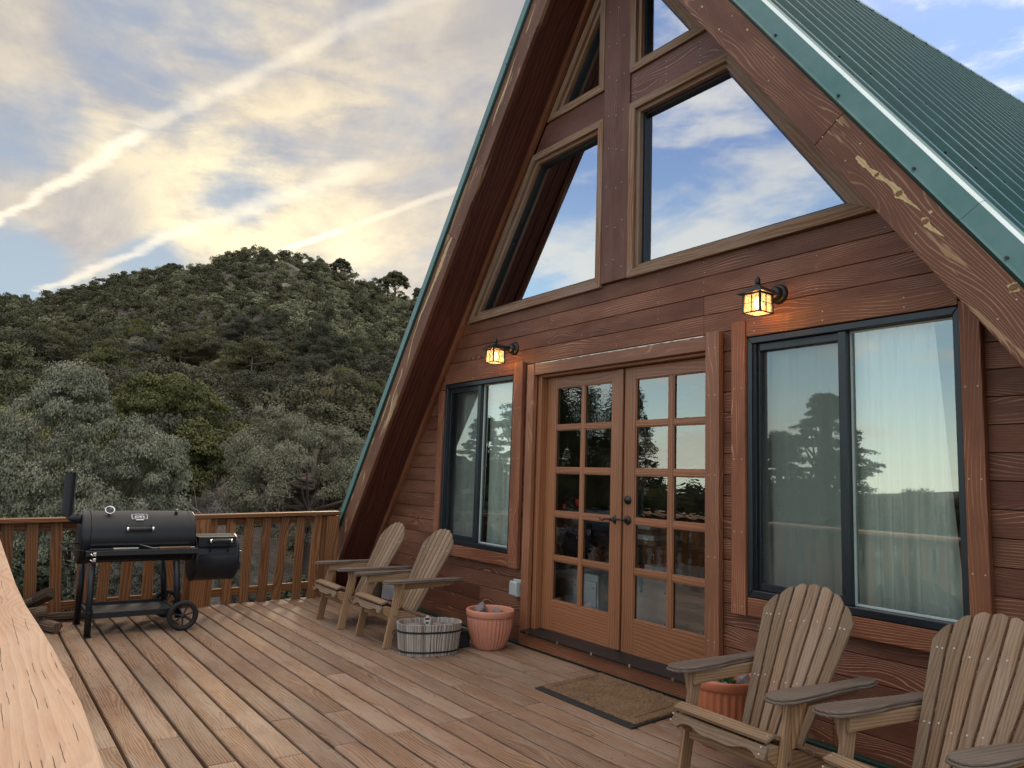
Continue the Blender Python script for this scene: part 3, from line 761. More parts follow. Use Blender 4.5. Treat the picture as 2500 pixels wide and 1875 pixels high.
        for L_ in (BARE_R if sgn > 0 else BARE_L):
            pts = []; mb = MB()
            for (a_, b_) in zip(L_, L_[1:]):
                for q in range(5): k_ = q / 5; pts.append((a_[0] + (b_[0] - a_[0]) * k_, a_[1] + (b_[1] - a_[1]) * k_, a_[2] + (b_[2] - a_[2]) * smooth(0, 1, k_)))
            pts.append(L_[-1]); up_, lo_ = [], []
            for i, (x_, z_, w_) in enumerate(pts):
                a_ = pts[max(0, i - 1)]; b_ = pts[min(len(pts) - 1, i + 1)]; d_ = Vector((b_[0] - a_[0], 0, b_[1] - a_[1])).normalized(); n_ = Vector((-d_.z, 0, d_.x))
                c_ = Vector((x_, YF + .0012, z_)); up_.append(c_ + n_ * w_ * .5 * rr.uniform(.72, 1.15)); lo_.append(c_ - n_ * w_ * .5 * rr.uniform(.72, 1.15))
            for i in range(len(pts) - 1):
                q = [up_[i], up_[i + 1], lo_[i + 1], lo_[i]]
                if (q[1] - q[0]).cross(q[2] - q[0]).y > 0: q = q[::-1]
                mb.face(q, [(v_.x * -dn.x + v_.z * dn.z, v_.x * nr.x + v_.z * nr.z) for v_ in q], (.4, .6))
            build_sub(mb, 'bare_patch', M['bare'], fas, cabin)
        for (x_, z_, r1_) in (KN_R if sgn > 0 else KN_L):
            mb = MB(); mb.lathe([(0, .0012), (r1_ * .5, .0012), (r1_ * .52, .0003), (r1_ * .62, .0003), (r1_ * .64, .0012), (r1_ * .74, .0012)], (x_, YF + .0008, z_), (0, -1, 0), 14, 0, False, rad=lambda r0, z0, a: r0 * (1 + .18 * math.sin(a * 2 + 1)))
            build_sub(mb, 'knot', M['knot'], fas, cabin)
        mb = MB()
        base = top - nr * .215
        mb.beam(base + Y * .060 + nr * .018, base + dn * (Lr - .9 if sgn < 0 else Lr) + Y * .060 + nr * .018, nr, .030, .040, .002)
        mb.beam(base + Y * .135 + nr * .030, base + dn * Lr + Y * .135 + nr * .030, Y, .11, .02, .002)
        for k in range(2):
            y0 = .205 + k * .115
            mb.beam(base + Y * (y0 + .045) + nr * .034, base + dn * Lr + Y * (y0 + .045) + nr * .034, Y, .113, .02, .0015)
        mb.build('soffit', M['soffit'], cabin)
        mb = MB()
        mb.beam(base + Y * (W - YF - .022) + nr * .0, base + dn * (Lr - .2) + Y * (W - YF - .022) + nr * .0, nr, .055, .040, .002)
        mb.build('rake_trim', M['trim'], cabin)
roofing()
# upper frame: post, cross beams, tan window trims and recessed glass
YB = 3.800
def poly(mb, pts, y, th, mi=0, ch=.003, grain='x'):
    mb.prism(pts, (0, y, 0), X, ZZ, Y, 0, th, mi, grain, ch=ch)
mb = MB(); poly(mb, [(-4.192, 2.822), (-3.908, 2.822), (-3.908, 5.75), (-4.192, 5.75)], 3.792, .09, grain='y')
for zz in np.arange(2.95, 5.4, .3):
    for dx_ in (-.09, .0, .08): mb.disc((XC + dx_ + random.uniform(-.01, .01), 3.7915, zz + random.uniform(-.04, .04)), (0, -1, 0), .004, 6, 1, .001)
mb.build('post', [M['post'], M['nail']], cabin)
mb = MB()
poly(mb, [(-5.095, 4.163), (-4.194, 4.163), (-4.194, 4.386), (-4.935, 4.386)], 3.805, .07)
poly(mb, [(-3.906, 4.166), (-3.0, 4.166), (-3.162, 4.402), (-3.906, 4.402)], 3.805, .07)
for xx in (-3.86, -3.55, -3.24):
    for zz in (4.2, 4.25, 4.3, 4.35): mb.disc((xx, 3.8045, zz), (0, -1, 0), .004, 6, 1, .001)
mb.build('cross_beam', [M['post'], M['nail']], cabin)
def inset_poly(p, d):
    n = len(p); out = []
    ar = sum(p[i][0] * p[(i + 1) % n][1] - p[(i + 1) % n][0] * p[i][1] for i in range(n)); s_ = 1 if ar > 0 else -1
    for i in range(n):
        a = Vector(p[i - 1]); b = Vector(p[i]); c = Vector(p[(i + 1) % n]); e1 = (b - a).normalized(); e2 = (c - b).normalized()
        n1 = Vector((-e1.y, e1.x)) * s_; n2 = Vector((-e2.y, e2.x)) * s_
        out.append(tuple(b + (n1 + n2) * (d / (1 + n1.dot(n2)))))
    return out
def ring(mb, p, q, y0, y1, mi=0, r=.002):
    """mitred frame boards between outline p and inset outline q"""
    n = len(p)
    for i in range(n):
        j = (i + 1) % n; A, B, C, E = Vector(p[i]), Vector(p[j]), Vector(q[j]), Vector(q[i])
        ax = (B - A).normalized(); ay = Vector((-ax.y, ax.x))
        pr = [((v - A).dot(ax), (v - A).dot(ay)) for v in (A, B, C, E)]
        mb.prism(pr, (A.x, y0, A.y), (ax.x, 0, ax.y), (ay.x, 0, ay.y), Y, 0, y1 - y0, mi, 'x', ch=r)
UPW = [('big', [(-6.071, 2.789), (-4.194, 2.800), (-4.194, 4.158), (-5.100, 4.158)]),
       ('tri', [(-4.912, 4.390), (-4.194, 4.390), (-4.194, 5.385)]),
       ('big', [(-3.906, 2.815), (-2.031, 2.822), (-2.985, 4.162), (-3.906, 4.162)]),
       ('tri', [(-3.906, 4.406), (-3.160, 4.406), (-3.906, 5.435)])]
for k, (nm, p) in enumerate(UPW):
    q = inset_poly(p, .058); q2 = inset_poly(p, .090)
    mb = MB(); ring(mb, p, q, 3.786, 3.812); ring(mb, inset_poly(p, .003), q2, 3.813, 3.905)
    fr = mb.build('upper_window', M['tan'], cabin)
    mb = MB(); ring(mb, q2, inset_poly(q2, .022), 3.850, 3.905)
    build_sub(mb, 'frame', M['winframe'], fr, cabin)
    mb = MB(); g = inset_poly(q2, .002)
    mb.face([(a, 3.880, b) for a, b in g], [(a, b) for a, b in g], (.5, .5))
    gl = build_sub(mb, 'pane', M['glass_up'], fr, cabin)
# the dark spaces behind the glass
mb = MB()
def quad(mb, pts, mi=0): mb.face(pts, [(0, 0), (1, 0), (1, 1), (0, 1)][:len(pts)], (.5, .5), mi)
y0, y1 = 3.915, 7.4
mb2 = MB()
quad(mb2, [(-7.7, y0, -.02), (.0, y0, -.02), (.0, y1, -.02), (-7.7, y1, -.02)])
o = mb2.build('room_floor', M['roomfloor']); tag(o, kind='structure')
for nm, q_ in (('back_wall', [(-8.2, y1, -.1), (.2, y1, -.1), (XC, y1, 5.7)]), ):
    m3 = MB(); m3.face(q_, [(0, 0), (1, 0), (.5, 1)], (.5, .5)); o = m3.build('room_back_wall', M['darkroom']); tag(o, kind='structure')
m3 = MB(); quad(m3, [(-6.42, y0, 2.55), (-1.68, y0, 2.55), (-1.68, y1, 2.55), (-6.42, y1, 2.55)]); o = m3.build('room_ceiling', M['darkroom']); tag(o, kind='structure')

# framed windows
def window(x0, x1, z0, z1, xm, head, sillz, left_in, casL, casR, casLz, casRz, headx):
    wroot = MB()
    ring(wroot, [(x0, z0), (x1, z0), (x1, z1), (x0, z1)], [(x0 + .032, z0 + .042), (x1 - .032, z0 + .042), (x1 - .032, z1 - .040), (x0 + .032, z1 - .040)], 3.792, 3.90, r=.004)
    wroot.box((xm - .024, 3.800, z0 + .044), (xm + .024, 3.885, z1 - .042), r=.003, grain=2)
    # sliding sash frame on one side
    a, b = x0 + .034, xm - .025
    ring(wroot, [(a, z0 + .044), (b, z0 + .044), (b, z1 - .042), (a, z1 - .042)], [(a + .034, z0 + .085), (b - .006, z0 + .085), (b - .006, z1 - .085), (a + .034, z1 - .085)], 3.822, 3.845, r=.002)
    for k in range(3): wroot.box((x0 + .034 + k * .009, 3.802, z0 + .046), (x0 + .0375 + k * .009, 3.82, z1 - .044), r=.0005, grain=2)
    win = wroot.build('window', M['winframe'], cabin)
    m = MB(); a, b = xm + .025, x1 - .033
    ring(m, [(a, z0 + .043), (b, z0 + .043), (b, z1 - .041), (a, z1 - .041)], [(a + .010, z0 + .055), (b - .008, z0 + .055), (b - .008, z1 - .050), (a + .010, z1 - .050)], 3.838, 3.862, r=.001)
    build_sub(m, 'inner_bead', M['frame_in'], win, cabin)
    m = MB(); a, b = xm + .026, x1 - .034; m.face([(a, 3.846, z0 + .044), (b, 3.846, z0 + .044), (b, 3.846, z1 - .042), (a, 3.846, z1 - .042)], [(0, 0)] * 4, (.5, .5))
    build_sub(m, 'pane', M['glass'], win, cabin)
    m = MB(); a, b = x0 + .040, xm - .024; m.face([(a, 3.858, z0 + .05), (b, 3.858, z0 + .05), (b, 3.858, z1 - .05), (a, 3.858, z1 - .05)], [(0, 0)] * 4, (.5, .5))
    build_sub(m, 'pane', M['glass'], win, cabin)
    m = MB(); a, b = x0 + .066, xm - .030; m.face([(a, 3.834, z0 + .083), (b, 3.834, z0 + .083), (b, 3.834, z1 - .083), (a, 3.834, z1 - .083)], [(0, 0)] * 4, (.5, .5))
    build_sub(m, 'insect_screen', M['screen'], win, cabin)
    c = MB()
    c.beam((casL[0] / 2 + casL[1] / 2, 3.795, casLz[0]), (casL[0] / 2 + casL[1] / 2, 3.795, casLz[1]), X, casL[1] - casL[0], .038, .003)
    c.beam((casR[0] / 2 + casR[1] / 2, 3.795, casRz[0]), (casR[0] / 2 + casR[1] / 2, 3.795, casRz[1]), X, casR[1] - casR[0], .038, .003)
    c.beam((headx[0], 3.799, (z1 + head) / 2 + .002), (headx[1], 3.799, (z1 + head) / 2 + .002), ZZ, head - z1 - .004, .034, .003)
    c.beam((x0 + .004, 3.799, (z0 + sillz) / 2 - .001), (x1 - .004, 3.799, (z0 + sillz) / 2 - .001), ZZ, z0 - sillz - .004, .034, .003)
    for cx, (za, zb) in ((sum(casL) / 2, casLz), (sum(casR) / 2, casRz)):
        zz = za + .05
        while zz < zb:
            for dx_ in (-.027, .027): c.disc((cx + dx_, 3.7755, zz), (0, -1, 0), .004, 6, 1, .001)
            zz += .43
    xx = headx[0] + .06
    while xx < headx[1]:
        for dz_ in (-.025, .025): c.disc((xx, 3.7815, (z1 + head) / 2 + dz_), (0, -1, 0), .004, 6, 1, .001)
        xx += .45
    c.build('window_casing', [M['trim'], M['nail']], cabin)
window(-6.43, -5.266, .697, 2.222, -5.832, 2.330, .590, 0, (-6.53, -6.434), (-5.262, -5.135), (.59, 2.165), (.588, 2.328), (-6.43, -5.266))
window(-2.857, -1.642, .697, 2.236, -2.248, 2.350, .590, 0, (-2.964, -2.862), (-1.638, -1.546), (.588, 2.342), (.50, 2.255), (-2.857, -1.642))

# double door
mb = MB()
mb.beam((-5.013, 3.793, .005), (-5.013, 3.793, 2.288), X, .090, .042, .003)
mb.beam((-3.104, 3.790, .10), (-3.104, 3.790, 2.303), X, .108, .046, .003)
mb.beam((-4.964, 3.795, 2.240), (-3.162, 3.795, 2.240), ZZ, .096, .040, .003)
for z_ in (.4, .9, 1.4, 1.9, 2.2):
    for x_ in (-3.13, -3.08): mb.disc((x_, 3.7665, z_), (0, -1, 0), .004, 6, 1, .001)
dc = mb.build('door_casing', [M['doortrim'], M['nail']], cabin)
mb = MB(); rr = random.Random(12); x = -4.95; up_ = []
while x < -3.17: up_.append((x, 2.2895 + rr.uniform(-.001, .001), rr.uniform(.0015, .009))); x += .03
for p_, q_ in zip(up_, up_[1:]):
    mb.face([(p_[0], 3.7742, p_[1] - p_[2]), (q_[0], 3.7742, q_[1] - q_[2]), (q_[0], 3.7742, q_[1]), (p_[0], 3.7742, p_[1])], [(0, 0)] * 4, (.5, .5))
build_sub(mb, 'old_caulk', M['tag'], dc, cabin)
mb = MB()
mb.box((-4.962, 3.818, .12), (-4.915, 3.985, 2.190), r=.002, grain=2)
mb.box((-3.158, 3.818, .12), (-3.112, 3.985, 2.190), r=.002, grain=2)
mb.box((-4.914, 3.818, 2.172), (-3.159, 3.985, 2.210), r=.002, grain=0)
mb.build('door_jamb', M['door'], cabin)
mb = MB()
mb.beam((-5.055, 3.790, .062), (-3.0, 3.790, .062), ZZ, .104, .05, .003)
mb.build('door_step_board', M['trim'], cabin)
mb = MB(); mb.prism([(3.715, .118), (3.99, .140), (3.99, .155), (3.88, .152), (3.715, .130)], (-4.975, 0, 0), Y, ZZ, X, 0, 1.87, 0, ch=.002)
for k in range(5): mb.disc((-4.88 + k * .38, 3.712, .126), (0, -1, 0), .012, 6, 1, .001)
mb.build('door_threshold', [M['black_iron'], M['chrome']], cabin)
mb = MB(); mb.box((-8.0, 3.775, -.005), (-.2, 3.824, .012), r=.001); mb.build('base_flashing', M['gutter'], cabin)
YD = 3.880
def door_leaf(xa, xb, cols, gm, handle_side):
    rows = [(.386, .694), (.734, 1.042), (1.083, 1.388), (1.430, 1.735), (1.773, 2.080)]
    m = MB(); z0, z1 = .150, 2.168
    c0, c3 = cols[0][0], cols[1][1]
    m.box((xa, YD, z0), (c0, YD + .042, z1), r=.002, grain=2); m.box((c3, YD, z0), (xb, YD + .042, z1), r=.002, grain=2)
    m.box((c0 + .0005, YD, z0), (c3 - .0005, YD + .042, rows[0][0]), r=.002, grain=0)
    m.box((c0 + .0005, YD, rows[-1][1]), (c3 - .0005, YD + .042, z1), r=.002, grain=0)
    m.box((cols[0][1], YD + .001, rows[0][0] + .001), (cols[1][0], YD + .041, rows[-1][1] - .001), r=.003, grain=2)
    for i in range(4):
        for a, b in cols: m.box((a + .0005, YD + .0015, rows[i][1]), (b - .0005, YD + .0405, rows[i + 1][0]), r=.003, grain=0)
    # glazing beads
    for (a, b) in cols:
        for (c, d) in rows:
            ring(m, [(a, c), (b, c), (b, d), (a, d)], [(a + .007, c + .007), (b - .007, c + .007), (b - .007, d - .007), (a + .007, d - .007)], YD + .006, YD + .016, r=.0015)
    leaf = m.build('door', M['door'], cabin)
    for (a, b) in cols:
        for (c, d) in rows:
            g = MB(); g.face([(a, YD + .019, c), (b, YD + .019, c), (b, YD + .019, d), (a, YD + .019, d)], [(0, 0)] * 4, (.5, .5))
            build_sub(g, 'pane', gm, leaf, cabin)
    return leaf
dl = door_leaf(-4.911, -4.016, [(-4.790, -4.482), (-4.444, -4.135)], M['glass_door'], 1)
dr = door_leaf(-3.998, -3.114, [(-3.886, -3.573), (-3.529, -3.222)], M['glass_door2'], 0)
mb = MB(); mb.box((-4.052, YD - .016, .155), (-4.004, YD - .0005, 2.165), r=.003, grain=2); build_sub(mb, 'astragal', M['door'], dl, cabin)
def lever(x, z, sg, leaf):
    m = MB(); m.lathe([(0, -.018), (.022, -.018), (.030, -.008), (.032, 0)], (x, YD - .001, z), (0, 1, 0), 24)
    m.tube([(x, YD - .01, z), (x, YD - .055, z)], .010, 12)
    m.tube([(x, YD - .055, z), (x + sg * .02, YD - .060, z + .004), (x + sg * .05, YD - .058, z + .004), (x + sg * .085, YD - .055, z - .008), (x + sg * .115, YD - .052, z - .001), (x + sg * .125, YD - .051, z + .007)], .008, 10, r1=.005)
    build_sub(m, 'handle', M['black_iron'], leaf, cabin)
lever(-4.068, 1.062, -1, dl)
lever(-3.945, 1.066, -1, dr)
m = MB(); m.lathe([(0, -.026), (.018, -.026), (.020, -.014), (.029, -.012), (.032, 0)], (-3.945, YD - .001, 1.208), (0, 1, 0), 24); m.box((-3.9475, YD - .030, 1.198), (-3.9425, YD - .025, 1.218), r=.0005, grain=2)
build_sub(m, 'deadbolt', M['black_iron'], dr, cabin)
# red flower stickers inside the glass
def flower(x, z, r_):
    m = MB()
    for k in range(6):
        a = k * math.pi / 3 + .2; m.lathe([(0, -.001), (r_ * .45, -.001), (r_ * .45, 0)], (x + r_ * .58 * math.cos(a), YD + .024 + .0012 * (k % 2), z + r_ * .58 * math.sin(a)), (0, 1, 0), 10)
    m.lathe([(0, -.002), (r_ * .3, -.002), (r_ * .3, 0)], (x, YD + .0225, z), (0, 1, 0), 10)
    build_sub(m, 'flower_sticker', M['red'], dl, cabin)
flower(-4.685, 1.125, .022); flower(-4.525, 1.165, .030)

# curtains (hang from the inside, so things of their own)
def curtain(x0, x1, z0, z1, yb, folds, label, seed, gather=0.0, group='sheer curtains behind the windows'):
    rr = random.Random(seed); m = MB(); nx = 220; nz = 26
    ph = [(rr.uniform(.7, 1.5), rr.uniform(0, 6.3), rr.uniform(.5, 1)) for _ in range(4)]
    def off(x, t):
        k = (x - x0) / (x1 - x0); s_ = 0
        for i, (f, p_, a) in enumerate(ph): s_ += a * math.sin((k + .02 * math.sin(3 * t + p_)) * folds * f * 2 * math.pi + p_ + t * .7 * i)
        pl = max(0, math.sin(k * folds * 2 * math.pi)) ** 3
        return s_ / 4 * .030 * (.5 + .8 * (1 - t)) + (pl * .02 if t > .88 else pl * .006)
    base = len(m.v)
    for j in range(nz + 1):
        t = j / nz
        for i in range(nx + 1):
            k = i / nx; x = x0 + (x1 - x0) * k + gather * (1 - t) * (k - .5)
            zz = z0 + (z1 - z0) * t
            m.v.append((x, yb + off(x0 + (x1 - x0) * k, t), zz))
    for j in range(nz):
        for i in range(nx):
            a = base + j * (nx + 1) + i; m.f.append([a, a + 1, a + nx + 2, a + nx + 1]); m.uv += [(0, 0)] * 4; m.rn += [(.5, .5)] * 4; m.mi.append(0); m.sm.append(True)
    o = m.build('curtain', M['curtain'], None, ((x0 + x1) / 2, yb, z0)); tag(o, label, 'curtain', group)
curtain(-2.20, -1.62, .715, 2.20, 3.925, 7, 'pleated cream curtain filling the bright pane of the large right window', 2)
curtain(-3.02, -2.18, .70, 2.20, 3.935, 5, 'grey looking curtain behind the insect screen of the large right window', 5)
curtain(-5.83, -5.25, .72, 2.20, 3.925, 8, 'pale green curtain bunched in the bright pane of the narrow window', 3, -.06)
curtain(-6.62, -5.86, .70, 2.20, 3.935, 4, 'dim curtain hanging behind the screened pane of the narrow window', 9)
# furniture inside the door
def cabinet(x, y, z, wx, wy, wz, label):
    r_ = empty('storage_cabinet', (x, y, z), label, 'cabinet', 'white cabinets inside the door')
    m = MB(); m.box((x - wx / 2, y, z), (x + wx / 2, y + wy, z + wz), r=.004, grain=2); m.build('body', M['cabinet'], r_)
    m = MB(); m.box((x - wx / 2 + .01, y - .014, z + .012), (x + wx / 2 - .01, y - .001, z + wz - .05), r=.003, grain=2)
    for sx in (-1, 1):
        for zz in (.1, .33, .55):
            m.disc((x + sx * wx * .38, y - .0145, z + wz * zz * 1.5), (0, -1, 0), .006, 6, 1, .003)
    m.build('front_panel', [M['cabinet'], M['black_iron']], r_)
cabinet(-5.02, 4.20, 0, .34, .3, .60, 'tall white panel board seen through the bottom left door panes')
cabinet(-4.70, 4.16, 0, .30, .3, .59, 'white cabinet with dark screws behind the inner bottom pane of the door')
cabinet(-4.12, 4.22, 0, .62, .4, .66, 'long white cabinet under the wire basket inside the right door leaf')
r_ = empty('wire_basket', (-4.0, 4.40, .661), 'white basket with two wire handles on the cabinet inside the door', 'basket')
m = MB(); m.box((-4.15, 4.26, .661), (-3.84, 4.58, .72), r=.004); m.build('tray', M['cabinet'], r_)
for dx_ in (-.12, .08):
    m = MB(); a = (-4.0 + dx_, 4.27); m.tube([(a[0] - .04, a[1], .715), (a[0] - .04, a[1], .79), (a[0] - .03, a[1], .80), (a[0] + .05, a[1], .80), (a[0] + .06, a[1], .79), (a[0] + .06, a[1], .715)], .003, 8); m.build('handle', M['chrome'], r_)
r_ = empty('book_stack', (-4.75, 4.9, .80), 'stack of pale board game boxes on the table inside the right door leaf', 'boxes')
for k in range(5):
    m = MB(); m.box((-4.98 + k * .012, 4.80, .80 + k * .045), (-4.55 - k * .02, 5.1, .842 + k * .045), r=.002); m.build('flat_box', M['cabinet'] if k % 2 else M['tan'], r_)
r_ = empty('table', (-4.8, 5.0, 0), 'dark table carrying the stack of boxes inside the room', 'table')
m = MB(); m.box((-5.5, 4.7, .75), (-4.3, 5.4, .795), r=.004); m.build('table_top', M['soffit'], r_)
for a in (-5.44, -4.36):
    for b in (4.76, 5.34): m = MB(); m.box((a - .03, b - .03, -.018), (a + .03, b + .03, .749), r=.003, grain=2); m.build('leg', M['soffit'], r_)
for i, (x_, lb) in enumerate(((-4.38, 'small orange box at the end of the row on the white cabinet'), (-4.31, 'small orange box in the middle of the row inside the door'), (-4.20, 'small orange box standing apart near the door frame'))):
    m = MB(); m.box((x_ - .025, 4.25, .661), (x_ + .025, 4.30, .705), r=.002); o = m.build('small_box', M['orange'], None, (x_, 4.275, .661)); tag(o, lb, 'box', 'orange boxes inside the door')
r_ = empty('draped_chair', (-6.05, 5.2, 0), 'dark chair under a blue cloth deep inside the room', 'chair')
m = MB(); m.box((-6.3, 5.0, .42), (-5.8, 5.5, .48), r=.01); m.box((-6.3, 5.46, .48), (-5.8, 5.52, 1.05), r=.02, grain=2); m.build('seat', M['soffit'], r_)
for a in (-6.27, -5.83):
    for b in (5.03, 5.47): m = MB(); m.box((a - .02, b - .02, -.018), (a + .02, b + .02, .42), r=.002, grain=2); m.build('leg', M['soffit'], r_)
m = MB(); m.box((-6.32, 5.43, .62), (-5.78, 5.545, 1.07), r=.02, grain=2); m.build('cloth', M['blue'], r_)

# ================================================================== DECK
GAPS = [-.17, -.02, .13, .285, .437, .588, .733, .876, 1.016, 1.161, 1.307, 1.459, 1.605, 1.751, 1.909, 2.062, 2.214, 2.362, 2.507, 2.665, 2.823, 2.98, 3.132, 3.295, 3.459, 3.62, 3.772]
JOINTS = [(2.74, -4.29), (2.59, -3.72), (2.28, -3.69), (2.9, -3.73), (3.06, -4.31), (3.39, -4.35), (1.23, -4.17), (1.53, -4.17), (1.68, -3.66), (1.38, -3.64), (1.98, -3.68), (0.94, -4.16), (.66, -4.16), (1.83, -4.16), (2.14, -4.9)]
def deck_end(y): return -7.585 - .11 * y
def deck():
    rr = random.Random(11); mb = MB()
    for i, (g0, g1) in enumerate(zip(GAPS, GAPS[1:])):
        yc = (g0 + g1) / 2; wd = g1 - g0 - .0160
        cuts = [deck_end(yc) - rr.uniform(0, .012), 2.6]
        js = [x for (y_, x) in JOINTS if g0 < y_ < g1]
        if not js: js = [-3.7 if rr.random() < .5 else -4.2]
        js.append(js[0] + 2.44 + rr.choice((-.02, 0, .4)))
        if rr.random() < .3 and yc < .6: js.append(js[0] - 1.8)
        cuts = sorted(cuts + js)
        for a, b in zip(cuts, cuts[1:]):
            dz_ = rr.uniform(-.0012, .0012); dy_ = rr.uniform(-.0012, .0012); N = max(1, int((b - a) / 1.2))
            rn = (rr.random(), rr.random())
            mb.beam((a + .002, yc + dy_, -.0190 + dz_), (b - .002, yc + dy_ + rr.uniform(-.0015, .0015), -.0190 + dz_ + rr.uniform(-.0008, .0008)), Y, wd, .037, .005, 0, rn)
            # screw heads over the joists
            x = math.ceil((a + .03 - XC) / .406) * .406 + XC
            while x < b - .02:
                for sy in (-.045, .045): mb.disc((x + rr.uniform(-.008, .008), yc + sy + rr.uniform(-.006, .006), dz_ - .0005), (0, 0, 1), .0042, 6, 1, .0008)
                x += .406
    o = mb.build('deck', [M['deck'], M['grill_dull']]); tag(o, kind='structure')
    mb = MB()
    x = -7.55
    while x < 2.4:
        mb.box((x - .019, .05, -.225), (x + .019, 3.76, -.040), r=.003, grain=1); x += .406
    mb.box((-7.60, -.15, -.225), (2.5, -.11, -.040), r=.003); mb.beam((-7.64, .0, -.14), (-7.98, 3.7, -.14), ZZ, .18, .038, .003)
    for px_ in (-7.4, -5.4, -3.4, -1.4, .6):
        for py_ in (.2, 2.1): mb.box((px_ - .07, py_ - .07, gz(px_, py_) - .3), (px_ + .07, py_ + .07, -.226), r=.004, grain=2)
    o = mb.build('deck_framing', M['joist']); tag(o, kind='structure')
deck()
# far railing, running across the end of the deck
RY = lambda y: -7.800 - .055 * (y - 1.8)
RZ = lambda y: .872 + .0165 * (y - 1.8)
def far_rail():
    r_ = empty('deck_railing', (-7.85, 1.8, 0), 'orange brown stained railing across the far end of the deck', 'railing', 'wooden railings of the deck')
    rr = random.Random(4)
    ys = [-.05, .9, 1.8, 2.6, 3.36]
    m = MB()
    P_ = [Vector((RY(y), y, RZ(y) - .019 + (.008 if y > 3.2 else 0))) for y in ys]
    m.beam(P_[0], P_[2], X, .142, .038, .004); m.beam(P_[2] + Vector((0, .001, .0)), P_[4], X, .142, .038, .004)
    m.build('handrail', M['rail'], r_)
    for nm, dz_, hgt, dx_ in (('top_rail', -.075, .070, -.032), ('bottom_rail', -.765, .075, -.032)):
        m = MB(); m.beam(Vector((RY(.0) + dx_, .0, RZ(0) + dz_)), Vector((RY(3.2) + dx_, 3.2, RZ(3.2) + dz_)), ZZ, hgt, .036, .003); m.build(nm, M['rail'], r_)
    leans = {13: .028, 12: .0, 15: .012}
    for k in range(16):
        y = .386 + .1822 * k - (.03 if k < 3 else 0)
        if 1.85 < y < 2.0: continue
        m = MB(); ln = leans.get(k, rr.uniform(-.010, .010)) - (.022 if k < 4 else 0)
        m.beam((RY(y) + .005, y + ln * -1.2, .006 + rr.uniform(-.008, .006)), (RY(y) + .005, y + ln * .6, RZ(y) - .041), Y, .089, .036, .003)
        m.build('baluster', M['rail'], r_)
    for y, wy in ((1.925, .140), (3.285, .138), (3.195, .040), (.12, .14)):
        m = MB(); m.beam((RY(y) + (.022 if wy > .1 else -.01), y, -.30), (RY(y) + (.022 if wy > .1 else -.01), y, RZ(y) - .040), Y, wy, .088 if wy > .1 else .06, .004)
        m.build('post', M['rail'], r_)
far_rail()
def near_rail():
    r_ = empty('deck_railing', (-3.0, .08, 0), 'pale sun bleached railing with a wide cracked top board along the open side', 'railing', 'wooden railings of the deck')
    # the board's inner edge wanders a little, as it does in the photo
    edge = [(-7.84, .218), (-6.6, .212), (-5.2, .196), (-4.0, .190), (-3.2, .186), (-2.75, .190), (-2.3, .204), (-2.0, .211), (-1.6, .214), (-1.2, .204), (-.8, .200), (-.2, .203), (.6, .2), (2.4, .2)]
    pts = edge + [(2.4, -.085), (-7.84, -.06)]
    m = MB(); m.prism(pts[::-1], (0, 0, .882), X, Y, ZZ, 0, .038, 0, 'x', ch=.006, rn=(.5, .5)); m.build('handrail', M['cap'], r_)
    m = MB(); m.beam((-7.7, .06, .845), (2.3, .06, .845), ZZ, .07, .036, .003); m.build('top_rail', M['rail'], r_)
    m = MB(); m.beam((-7.7, .06, .10), (2.3, .06, .10), ZZ, .075, .036, .003); m.build('bottom_rail', M['rail'], r_)
    for k in range(52):
        x = -7.5 + .182 * k
        if k % 10 == 5: continue
        m = MB(); m.beam((x, .098, .03), (x, .098, .880), X, .089, .036, .003); m.build('baluster', M['rail'], r_)
    for k in range(6):
        x = -7.5 + .182 * (10 * k + 5)
        if x > 2.3: break
        m = MB(); m.beam((x, .075, -.3), (x, .075, .880), X, .14, .089, .004); m.build('post', M['rail'], r_)
near_rail()

